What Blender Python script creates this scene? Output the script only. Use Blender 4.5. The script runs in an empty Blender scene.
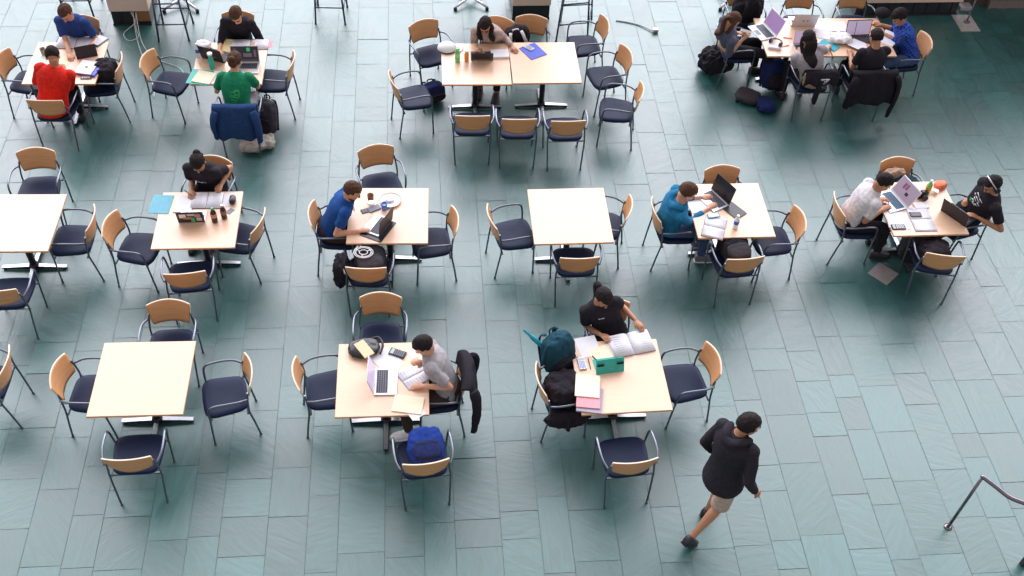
import bpy, bmesh, math, random
from mathutils import Vector, Matrix, Euler, noise
R = math.radians
sc = bpy.context.scene
# ------------------------------------------------------------------ camera
CF, CPIT, CROLL, CH = 1058.472, R(47.8797), R(3.58086), 9.12425
FW = Vector((0, math.cos(CPIT), -math.sin(CPIT)))
UP0 = Vector((0, math.sin(CPIT), math.cos(CPIT)))
RT = Vector((1, 0, 0)) * math.cos(CROLL) + UP0 * math.sin(CROLL)
UP = -Vector((1, 0, 0)) * math.sin(CROLL) + UP0 * math.cos(CROLL)
cam_d = bpy.data.cameras.new('camera')
cam = bpy.data.objects.new('camera', cam_d)
sc.collection.objects.link(cam)
m = Matrix((RT, UP, -FW)).transposed().to_4x4()
m.translation = (0, 0, CH)
cam.matrix_world = m
cam_d.sensor_width = 36
cam_d.lens = CF / 1024 * 36
cam_d.clip_end = 200
sc.camera = cam
# ------------------------------------------------------------------ light: a tall glazed hall, bright sky to the north
world = bpy.data.worlds.new('world')
sc.world = world
world.use_nodes = True
nt = world.node_tree
nt.nodes.clear()
def N(t, **k):
    n = nt.nodes.new(t)
    for a, b in k.items(): setattr(n, a, b)
    return n
def L(a, b): nt.links.new(a, b)
def MA(op, a, b=None, c=None, clamp=False):
    n = N('ShaderNodeMath', operation=op, use_clamp=clamp)
    for i, x in enumerate((a, b, c)):
        if x is None: continue
        if isinstance(x, (int, float)): n.inputs[i].default_value = x
        else: L(x, n.inputs[i])
    return n.outputs[0]
def smooth(x, a, b):
    n = N('ShaderNodeMapRange', interpolation_type='SMOOTHSTEP')
    L(x, n.inputs[0]); n.inputs[1].default_value = a; n.inputs[2].default_value = b
    return n.outputs[0]
SKY_LOW, SKY_HIGH, SKY_AMB = 12.0, 0.9, 1.1
tc = N('ShaderNodeTexCoord')
sep = N('ShaderNodeSeparateXYZ'); L(tc.outputs['Generated'], sep.inputs[0])
X, Y, Z = sep.outputs
az = MA('ARCTAN2', X, Y)                                   # 0 = north, + = east
el = MA('ARCSINE', Z)
a_w = MA('MULTIPLY', smooth(az, -1.5, -0.75), MA('SUBTRACT', 1, smooth(az, 0.62, 1.25)))
e_w = MA('SUBTRACT', 1, smooth(el, 0.60, 1.14))
low = smooth(el, 0.10, 0.40)
patch = MA('MULTIPLY', MA('MULTIPLY', a_w, low), MA('ADD', MA('MULTIPLY', e_w, SKY_LOW), SKY_HIGH))
bg1 = N('ShaderNodeBackground'); bg1.inputs[0].default_value = (0.93, 0.92, 1.0, 1); L(patch, bg1.inputs[1])
bg2 = N('ShaderNodeBackground'); bg2.inputs[0].default_value = (1.0, 0.95, 0.97, 1); bg2.inputs[1].default_value = SKY_AMB
ad = N('ShaderNodeAddShader'); L(bg1.outputs[0], ad.inputs[0]); L(bg2.outputs[0], ad.inputs[1])
out = N('ShaderNodeOutputWorld'); L(ad.outputs[0], out.inputs[0])
sc.view_settings.view_transform = 'Standard'
sc.view_settings.look = 'None'
sc.view_settings.exposure = -1.0
sc.view_settings.gamma = 1
sc.view_settings.use_curve_mapping = False
random.seed(7)
COL = sc.collection

# ------------------------------------------------------------------ helpers
def at(u, v, z=0.0):
    """pixel of the photograph -> point of the place at height z"""
    d = FW + RT * ((u - 512) / CF) + UP * ((288 - v) / CF)
    t = (z - CH) / d.z
    return Vector((d.x * t, d.y * t, z))
def yaw_px(u1, v1, u2, v2, z=0.745):
    d = at(u2, v2, z) - at(u1, v1, z)
    return math.degrees(math.atan2(d.y, d.x)) - 90          # heading, 0 = north
MATS = {}
def mat(name, col, rough=0.6, metal=0.0, var=0.08, scale=18.0, spec=0.5, trans=0.0, emit=0.0, bump=0.0, stretch=None):
    if name in MATS: return MATS[name]
    mt = bpy.data.materials.new(name); mt.use_nodes = True
    t = mt.node_tree; b = t.nodes['Principled BSDF']
    tx = t.nodes.new('ShaderNodeTexCoord'); nz = t.nodes.new('ShaderNodeTexNoise')
    mp = t.nodes.new('ShaderNodeMapping'); t.links.new(tx.outputs['Object'], mp.inputs[0]); t.links.new(mp.outputs[0], nz.inputs[0])
    if stretch: mp.inputs['Scale'].default_value = stretch
    nz.inputs['Scale'].default_value = scale; nz.inputs['Detail'].default_value = 4
    cr = t.nodes.new('ShaderNodeValToRGB'); t.links.new(nz.outputs[0], cr.inputs[0])
    cr.color_ramp.elements[0].position = 0.3; cr.color_ramp.elements[1].position = 0.7
    cr.color_ramp.elements[0].color = [max(0, c * (1 - var)) for c in col[:3]] + [1]
    cr.color_ramp.elements[1].color = [min(1, c * (1 + var)) for c in col[:3]] + [1]
    t.links.new(cr.outputs[0], b.inputs['Base Color'])
    b.inputs['Roughness'].default_value = rough; b.inputs['Metallic'].default_value = metal
    b.inputs['Specular IOR Level'].default_value = spec
    b.inputs['Transmission Weight'].default_value = trans
    if emit:
        t.links.new(cr.outputs[0], b.inputs['Emission Color']); b.inputs['Emission Strength'].default_value = emit
    if bump:
        bp = t.nodes.new('ShaderNodeBump'); bp.inputs['Strength'].default_value = bump; bp.inputs['Distance'].default_value = 0.01
        t.links.new(nz.outputs[0], bp.inputs['Height']); t.links.new(bp.outputs[0], b.inputs['Normal'])
    MATS[name] = mt
    return mt
def fabric(name, col, **k): return mat(name, col, rough=0.85, var=0.18, scale=30, spec=0.25, bump=0.25, **k)

class G:
    """collects closed shapes, each face with a material slot"""
    def __init__(s): s.b = bmesh.new(); s.mi = 0; s.M = Matrix()
    def v(s, p): return s.b.verts.new(s.M @ Vector(p))
    def f(s, vs, sm=True):
        try: f = s.b.faces.new(vs)
        except ValueError: return
        f.smooth = sm; f.material_index = s.mi
        return f
    def rings(s, rings, sm=True, cap=True):
        V = [[s.v(p) for p in r] for r in rings]
        n = len(V[0])
        for a, b in zip(V, V[1:]):
            for i in range(n): s.f((a[i], a[(i + 1) % n], b[(i + 1) % n], b[i]), sm)
        if cap: s.f(list(reversed(V[0])), False); s.f(V[-1], False)
    def tube(s, pts, r, n=8, flat=1.0, round_ends=False, up=None):
        pts = [Vector(p) for p in pts]
        rr = list(r) if isinstance(r, (list, tuple)) else [r] * len(pts)
        if round_ends:
            d0 = (pts[0] - pts[1]).normalized(); d1 = (pts[-1] - pts[-2]).normalized()
            a, b, ra, rb = pts[0], pts[-1], rr[0], rr[-1]
            pts = [a + d0 * ra * .95, a + d0 * ra * .7] + pts + [b + d1 * rb * .7, b + d1 * rb * .95]
            rr = [ra * .3, ra * .72] + rr + [rb * .72, rb * .3]
        rings = []; x = None
        for i, p in enumerate(pts):
            t = (pts[min(i + 1, len(pts) - 1)] - pts[max(i - 1, 0)]).normalized()
            if x is None:
                h = Vector(up) if up is not None else (Vector((0, 0, 1)) if abs(t.z) < .9 else Vector((1, 0, 0)))
                x = t.cross(h).normalized()
            else:
                x = (x - t * x.dot(t)).normalized()
            y = x.cross(t)
            rings.append([p + x * math.cos(a) * rr[i] + y * math.sin(a) * rr[i] * flat for a in (2 * math.pi * k / n for k in range(n))])
        s.rings(rings)
    def ell(s, c, rad, rot=None, n=20, m=12, disp=None):
        c = Vector(c); Q = rot or Matrix.Identity(3); rg = []
        for j in range(1, m):
            ph = -math.pi / 2 + math.pi * j / m
            rg.append([Vector((rad[0] * math.cos(ph) * math.cos(a), rad[1] * math.cos(ph) * math.sin(a), rad[2] * math.sin(ph))) for a in (2 * math.pi * k / n for k in range(n))])
        top = Vector((0, 0, rad[2])); bot = -top
        if disp:
            rg = [[disp(p) for p in r] for r in rg]; top = disp(top); bot = disp(bot)
        V = [[s.v(c + Q @ p) for p in r] for r in rg]
        for a, b in zip(V, V[1:]):
            for i in range(n): s.f((a[i], a[(i + 1) % n], b[(i + 1) % n], b[i]))
        vb, vt = s.v(c + Q @ bot), s.v(c + Q @ top)
        for i in range(n):
            s.f((vb, V[0][(i + 1) % n], V[0][i])); s.f((vt, V[-1][i], V[-1][(i + 1) % n]))
    def lathe(s, c, prof, n=20):
        c = Vector(c)
        s.rings([[c + Vector((r * math.cos(a), r * math.sin(a), z)) for a in (2 * math.pi * k / n for k in range(n))] for r, z in prof])
    def box(s, c, d, rot=None, r=0.0, seg=2):
        c = Vector(c); Q = rot or Matrix.Identity(3)
        V = [s.v(c + Q @ Vector((x * d[0] / 2, y * d[1] / 2, z * d[2] / 2))) for x in (-1, 1) for y in (-1, 1) for z in (-1, 1)]
        F = [s.f([V[i] for i in q], False) for q in ((0, 1, 3, 2), (4, 6, 7, 5), (0, 4, 5, 1), (2, 3, 7, 6), (0, 2, 6, 4), (1, 5, 7, 3))]
        if r > 0:
            E = list({e for f in F for e in f.edges})
            g = bmesh.ops.bevel(s.b, geom=E, offset=r, segments=seg, affect='EDGES', profile=0.5)
            for f in g['faces']: f.smooth = True; f.material_index = s.mi
    def prism(s, poly, z0, z1, rr=False):
        a = [s.v((x, y, z0)) for x, y in poly]; b = [s.v((x, y, z1)) for x, y in poly]; n = len(a)
        for i in range(n): s.f((a[i], a[(i + 1) % n], b[(i + 1) % n], b[i]), rr)
        s.f(list(reversed(a)), False); s.f(b, False)
    def obj(s, name, m, parent=None, loc=None, rz=None):
        me = bpy.data.meshes.new(name)
        bmesh.ops.recalc_face_normals(s.b, faces=s.b.faces)
        s.b.to_mesh(me); s.b.free()
        for x in (m if isinstance(m, (list, tuple)) else [m]): me.materials.append(x)
        o = bpy.data.objects.new(name, me); COL.objects.link(o)
        if parent is not None: o.parent = parent
        if loc is not None: o.location = loc
        if rz is not None: o.rotation_euler = (0, 0, R(rz))
        return o
    def fused(s, name, m, parent=None, voxel=0.01, it=3, wr=0.0, wf=9.0, seed=0.0, loc=None, rz=None):
        """union of the collected shapes as one skin, softly wrinkled"""
        o = s.obj(name, m, parent, loc, rz)
        md = o.modifiers.new('r', 'REMESH'); md.mode = 'VOXEL'; md.voxel_size = voxel; md.use_smooth_shade = True
        if it: ms = o.modifiers.new('s', 'SMOOTH'); ms.iterations = it; ms.factor = 0.5
        dg = bpy.context.evaluated_depsgraph_get()
        me = bpy.data.meshes.new_from_object(o.evaluated_get(dg))
        o.modifiers.clear(); old = o.data; o.data = me; bpy.data.meshes.remove(old); me.name = name
        if wr:
            vs = me.vertices; nn = [v.normal.copy() for v in vs]
            for v, q in zip(vs, nn):
                p = v.co
                d = noise.noise(Vector((p.x * wf + seed, p.y * wf, p.z * wf * .7))) + .5 * noise.noise(Vector((p.x * wf * 2.3, p.y * wf * 2.3 + seed, p.z * wf * 1.6)))
                v.co = p + q * d * wr
        for p in me.polygons: p.use_smooth = True
        return o
def tag(o, label=None, cat=None, group=None, kind=None):
    if label: o['label'] = label
    if cat: o['category'] = cat
    if group: o['group'] = group
    if kind: o['kind'] = kind
    return o
def thing(name, label, cat, loc=(0, 0, 0), rz=0, group=None):
    o = bpy.data.objects.new(name, None); COL.objects.link(o)
    o.location = loc; o.rotation_euler = (0, 0, R(rz)); o.empty_display_size = .1
    return tag(o, label, cat, group)
def copy_tree(o, parent=None):
    c = o.copy(); COL.objects.link(c); c.parent = parent
    for ch in [x for x in COL.objects if x.parent == o]: copy_tree(ch, c)
    return c
def rotz(a): return Matrix.Rotation(R(a), 3, 'Z')
def spline(pts, n=6):
    P = [Vector(p) for p in pts]; P = [P[0] * 2 - P[1]] + P + [P[-1] * 2 - P[-2]]; o = []
    for i in range(1, len(P) - 2):
        a, b, c, d = P[i - 1:i + 3]
        for k in range(n):
            t = k / n
            o.append(.5 * ((2 * b) + (c - a) * t + (2 * a - 5 * b + 4 * c - d) * t * t + (3 * b - a - 3 * c + d) * t ** 3))
    o.append(P[-2]); return o

# ------------------------------------------------------------------ materials
M_PLY = mat('orange_plywood', (.72, .36, .165), rough=.42, var=.09, scale=5, stretch=(1, 1, 9), spec=.4)
M_PLYEDGE = mat('pale_ply_edge', (.82, .70, .55), rough=.6)
M_SEAT = mat('navy_upholstery', (.008, .016, .052), rough=.5, var=.12, spec=.22, bump=.08, scale=60)
M_STEEL = mat('grey_steel_tube', (.20, .215, .26), rough=.32, metal=.85, var=.05)
M_SHELL = mat('black_plastic', (.018, .015, .022), rough=.5)
M_TOP = mat('maple_laminate', (.80, .52, .35), rough=.34, var=.03, scale=3, stretch=(1, 12, 1), spec=1.0)
M_TEDGE = mat('maple_edge', (.66, .35, .15), rough=.5)
M_BLACKM = mat('black_metal', (.03, .032, .045), rough=.4, metal=.4)
M_SILVER = mat('silver_metal', (.55, .56, .60), rough=.3, metal=.9, var=.04)
M_PAPER = mat('white_paper', (.80, .79, .84), rough=.75, var=.03)
M_CREAM = mat('cream_paper', (.88, .81, .60), rough=.75, var=.04)
M_GREYK = mat('grey_keys', (.20, .21, .26), rough=.5)
M_ALU = mat('laptop_aluminium', (.62, .62, .66), rough=.35, metal=.5, var=.03)
M_BLK = fabric('black_cloth', (.017, .014, .021))
M_BLKP = mat('black_gloss', (.015, .014, .02), rough=.3)
M_SKIN = mat('skin_light', (.66, .34, .22), rough=.5, var=.07, scale=14)
M_SKIN2 = mat('skin_tan', (.50, .235, .135), rough=.5, var=.07, scale=14)
M_HAIRD = mat('hair_dark', (.016, .010, .011), rough=.75, spec=.25, var=.4, scale=60, bump=.6)
M_HAIRB = mat('hair_brown', (.085, .040, .024), rough=.75, spec=.25, var=.4, scale=60, bump=.6)
M_JEAN = fabric('blue_denim', (.06, .10, .20))
M_WHITE = mat('white_plastic', (.82, .82, .84), rough=.4, var=.02)

# ------------------------------------------------------------------ floor: slate in strips of three widths
def slate():
    mt = bpy.data.materials.new('green_slate'); mt.use_nodes = True
    t = mt.node_tree; b = t.nodes['Principled BSDF']; n = t.nodes.new; k = t.links.new
    at1 = n('ShaderNodeAttribute'); at1.attribute_name = 'tone'
    tx = n('ShaderNodeTexCoord')
    vr = n('ShaderNodeVectorRotate'); vr.rotation_type = 'Z_AXIS'
    mu = n('ShaderNodeMath'); mu.operation = 'MULTIPLY'; mu.inputs[1].default_value = 40; k(at1.outputs['Fac'], mu.inputs[0])
    k(tx.outputs['Object'], vr.inputs['Vector']); k(mu.outputs[0], vr.inputs['Angle'])
    mp = n('ShaderNodeMapping'); mp.inputs['Scale'].default_value = (1.2, 5.5, 1); k(vr.outputs[0], mp.inputs[0])
    n1 = n('ShaderNodeTexNoise'); n1.inputs['Scale'].default_value = 2.6; n1.inputs['Detail'].default_value = 7; n1.inputs['Distortion'].default_value = 1.2; k(mp.outputs[0], n1.inputs[0])
    n2 = n('ShaderNodeTexNoise'); n2.inputs['Scale'].default_value = 26; n2.inputs['Detail'].default_value = 4; k(mp.outputs[0], n2.inputs[0])
    cr = n('ShaderNodeValToRGB'); k(n1.outputs[0], cr.inputs[0])
    cr.color_ramp.elements[0].position = .32; cr.color_ramp.elements[1].position = .70
    cr.color_ramp.elements[0].color = (.009, .088, .080, 1); cr.color_ramp.elements[1].color = (.020, .122, .120, 1)
    hv = n('ShaderNodeHueSaturation'); k(cr.outputs[0], hv.inputs['Color'])
    mr = n('ShaderNodeMapRange'); mr.inputs[3].default_value = .82; mr.inputs[4].default_value = 1.22; k(at1.outputs['Fac'], mr.inputs[0]); k(mr.outputs[0], hv.inputs['Value'])
    k(hv.outputs[0], b.inputs['Base Color'])
    r = n('ShaderNodeMapRange'); r.inputs[1].default_value = .3; r.inputs[2].default_value = .7; r.inputs[3].default_value = .38; r.inputs[4].default_value = .45
    k(n1.outputs[0], r.inputs[0]); k(r.outputs[0], b.inputs['Roughness'])
    b.inputs['IOR'].default_value = 2.15
    ad = n('ShaderNodeMath'); ad.operation = 'ADD'; k(n1.outputs[0], ad.inputs[0]); 
    m2 = n('ShaderNodeMath'); m2.operation = 'MULTIPLY'; m2.inputs[1].default_value = .25; k(n2.outputs[0], m2.inputs[0]); k(m2.outputs[0], ad.inputs[1])
    bp = n('ShaderNodeBump'); bp.inputs['Strength'].default_value = .3; bp.inputs['Distance'].default_value = .006; k(ad.outputs[0], bp.inputs['Height']); k(bp.outputs[0], b.inputs['Normal'])
    return mt
def build_floor():
    rnd = random.Random(3)
    me = bpy.data.meshes.new('floor'); vs = []; fs = []; tn = []; mi = []
    th = R(6.9); ex = Vector((math.cos(th), math.sin(th))); ey = Vector((-math.sin(th), math.cos(th)))
    W = [.375, .295, .443]; x = -1.572 - sum(W) * 12; g = .0022; i = 0
    def quad(x0, x1, y0, y1, z, t, m_, tilt=(0, 0)):
        k = len(vs)
        for (a, b) in ((x0, y0), (x1, y0), (x1, y1), (x0, y1)):
            p = ex * a + ey * b
            vs.append((p.x, p.y, z + tilt[0] * (a - (x0 + x1) / 2) + tilt[1] * (b - (y0 + y1) / 2)))
        fs.append((k, k + 1, k + 2, k + 3)); tn.append(t); mi.append(m_)
    while x < 15:
        w = W[i % 3]; y = -6 + rnd.uniform(0, .8)
        while y < 24:
            l = rnd.choice((.3, .42, .55, .7, .82, .6))
            t = rnd.random(); dz = rnd.uniform(-.0004, .0006)
            quad(x + g, x + w - g, y + g, y + l - g, dz, t, 0, (rnd.gauss(0, .004), rnd.gauss(0, .004)))
            y += l
        x += w; i += 1
    quad(-17.5, 15, -6, 24.5, -.006, .5, 1)
    me.from_pydata(vs, [], fs)
    a = me.attributes.new('tone', 'FLOAT', 'FACE')
    for k, t in enumerate(tn): a.data[k].value = t
    me.materials.append(slate()); me.materials.append(mat('grout', (.08, .15, .16), rough=.5))
    for p, m_ in zip(me.polygons, mi): p.material_index = m_
    o = bpy.data.objects.new('floor', me); COL.objects.link(o); tag(o, kind='structure')
build_floor()
# dark wall beyond the top right corner of the view
g = G(); g.box((11.44, 15.573, 1.8), (9.44, .3, 3.6), rotz(7)); g.mi = 1
g.box((11.68, 15.42, .55), (9.0, .12, .05), rotz(7)); g.box((11.68, 15.42, 0.06), (9.0, .1, .12), rotz(7))
tag(g.obj('wall_right', [mat('dark_brown_panel', (.07, .045, .042), rough=.6), mat('worn_rail', (.22, .18, .17), rough=.5)]), kind='structure')

# ------------------------------------------------------------------ tables
TABLES = [  # x, y, yaw, label
 (-3.536, 6.103, 6.2, 'empty pale wooden table in the front row, the one furthest left'),
 (-1.213, 6.274, 6.4, 'pale table holding a silver laptop, papers and a cap, used by the person in grey'),
 (1.133, 6.495, 8.0, 'pale table near the walking person, with a large open binder and a green box lid'),
 (-5.495, 8.095, 5.6, 'empty pale table cut by the left edge of the photo'),
 (-3.538, 8.315, 6.5, 'pale table with two dark bottles and a blue folder over its corner'),
 (-1.446, 8.573, 5.2, 'pale table with a white plate and a silver laptop beside the man in blue polo'),
 (0.607, 8.755, 7.1, 'empty pale table in the middle of the hall between four rows of chairs'),
 (2.451, 9.01, 6.8, 'pale table where someone in a bright blue jacket types'),
 (4.704, 9.248, 7.2, 'crowded table at the right, between the white shirt and the headphones wearer'),
 (-5.895, 10.995, 6.0, 'square table at top left between the red shirt and the blue tee'),
 (-3.83, 11.2, 5.9, 'table behind the green shirt, covered with two laptops and papers'),
 (-0.661, 11.519, 6.1, 'left half of the double table, where the long haired woman works'),
 (0.241, 11.641, 6.8, 'right half of the double table, with a blue folder and calculator'),
 (3.655, 12.587, 6.0, 'left one of the two joined tables at top right, with headphones on it'),
 (4.558, 12.685, 6.0, 'right one of the two joined tables at top right, nearer the blue plaid shirt'),
]
g = G(); g.box((0, 0, .729), (.9, .9, .026), r=.004, seg=1)
for f in g.b.faces:
    if abs(f.normal.z) < .6: f.material_index = 1
    else: f.material_index = 0
g.b.normal_update()
for f in g.b.faces: f.material_index = 0 if f.normal.z > .5 else 1
def make_table():
    t = thing('square_table', 'x', 'table')
    g.obj('tabletop', [M_TOP, M_TEDGE], t)
    h = G(); h.box((0, 0, .705), (.42, .42, .018), r=.004); h.box((0, .0, .69), (.62, .05, .02)); h.obj('mounting_plate', M_BLACKM, t)
    h = G(); h.tube([(0, 0, .05), (0, 0, .70)], .038, n=16); h.tube([(0, 0, .045), (0, 0, .09)], [.06, .045], n=16); h.obj('column', M_BLACKM, t)
    for a in range(4):
        h = G(); Q = rotz(a * 90)
        h.M = Q.to_4x4()
        P = [(.03, -.03), (.36, -.026), (.36, .026), (.03, .03)]
        lo = [h.v((x, y, .018)) for x, y in P]; hi = [h.v((x, y * .8, .058 if x < .1 else .034)) for x, y in P]
        for i in range(4): h.f((lo[i], lo[(i + 1) % 4], hi[(i + 1) % 4], hi[i]), False).material_index = 1
        h.f(lo[::-1], False).material_index = 1; h.f(hi, False)
        h.mi = 1
        h.lathe((.335, 0, 0), [(.022, 0), (.022, .018)], 12)
        h.obj('base_foot', [M_SILVER, M_BLACKM], t)
    return t
proto = make_table(); TBL = []
for i, (x, y, a, lb) in enumerate(TABLES):
    o = proto if i == 0 else copy_tree(proto)
    o.location = (x, y, 0); o.rotation_euler = (0, 0, R(a)); tag(o, lb, 'table', 'square tables in the hall'); TBL.append(o)
TZ = .742

# ------------------------------------------------------------------ chairs
def make_chair():
    t = thing('armchair', 'x', 'chair')
    # seat: rounded trapezoid cushion with a crowned top
    rg = []
    def outline(s, z, dy=0):
        o = []
        for k in range(32):
            a = 2 * math.pi * k / 32; c, d = math.cos(a), math.sin(a)
            e = .42
            x = abs(c) ** e * (1 if c > 0 else -1) * .232; y = abs(d) ** e * (1 if d > 0 else -1) * .215
            x *= 1 + .08 * (y / .215); y += .012 * (1 - (x / .24) ** 2) * (1 if y > 0 else 0)
            o.append((x * s, y * s + dy, z))
        return o
    g = G(); g.rings([outline(.93, .425), outline(.985, .432), outline(1, .448), outline(.99, .462), outline(.955, .470), outline(.8, .474), outline(.4, .470), outline(.05, .468)])
    g.obj('seat', M_SEAT, t)
    g = G(); g.rings([outline(.80, .408), outline(.90, .412), outline(.93, .424)]); g.obj('seat_shell', M_SHELL, t)
    # backrest: curved plywood, narrower at the bottom, arched at the top
    nx, nz = 16, 8
    def bp(i, j):
        s = (i / nx) * 2 - 1; q = j / nz
        hw = .183 + .043 * q ** .8
        if q > .8: hw -= .010 * ((q - .8) / .2) ** 2
        if q < .12: hw -= .008
        x = s * hw
        ztop = .805 + .03 * (1 - s * s); zbot = .565 - .008 * (1 - s * s)
        z = zbot + (ztop - zbot) * q
        y = -.212 - .052 * q ** 1.1 - .050 * (1 - s * s) + .012
        return Vector((x, y, z))
    g = G(); A = []; B = []
    for j in range(nz + 1):
        ra = []; rb = []
        for i in range(nx + 1):
            p = bp(i, j); q = Vector((0, -.013, 0)); q.x = -.003 * ((i / nx) * 2 - 1) * -1
            ra.append(g.v(p)); rb.append(g.v(p + q))
        A.append(ra); B.append(rb)
    for j in range(nz):
        for i in range(nx):
            g.f((A[j][i], A[j][i + 1], A[j + 1][i + 1], A[j + 1][i])); g.f((B[j][i], B[j + 1][i], B[j + 1][i + 1], B[j][i + 1]))
    g.mi = 1
    for i in range(nx):
        g.f((A[0][i], B[0][i], B[0][i + 1], A[0][i + 1]), False); g.f((A[nz][i], A[nz][i + 1], B[nz][i + 1], B[nz][i]), False)
    for j in range(nz):
        g.f((A[j][0], A[j + 1][0], B[j + 1][0], B[j][0]), False); g.f((A[j][nx], B[j][nx], B[j + 1][nx], A[j + 1][nx]), False)
    g.obj('backrest', [M_PLY, M_PLYEDGE], t)
    for s in (-1, 1):
        g = G(); g.tube(spline([(s * .226, .195, .006), (s * .240, .185, .25), (s * .252, .176, .44)], 4), .0105, n=8)
        g.tube([(s * .225, .195, 0), (s * .226, .195, .02)], .014, n=8); g.obj('leg', M_STEEL, t)
        g = G(); g.tube(spline([(s * .216, -.262, .006), (s * .228, -.232, .25), (s * .236, -.206, .44), (s * .222, -.212, .60), (s * .208, -.226, .70)], 4), .0105, n=8)
        g.tube([(s * .216, -.263, 0), (s * .216, -.262, .02)], .014, n=8); g.obj('leg', M_STEEL, t)
        g = G(); g.tube(spline([(s * .252, .176, .44), (s * .262, .172, .56), (s * .268, .155, .632), (s * .272, .105, .662), (s * .276, -.02, .667), (s * .268, -.13, .655), (s * .236, -.214, .63)], 6), .0115, n=8)
        g.obj('armrest', M_STEEL, t)
    for y in (.165, -.19):
        g = G(); g.tube([(-.245, y, .415), (.245, y, .415)], .010, n=8); g.obj('crossbar', M_STEEL, t)
    return t
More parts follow.
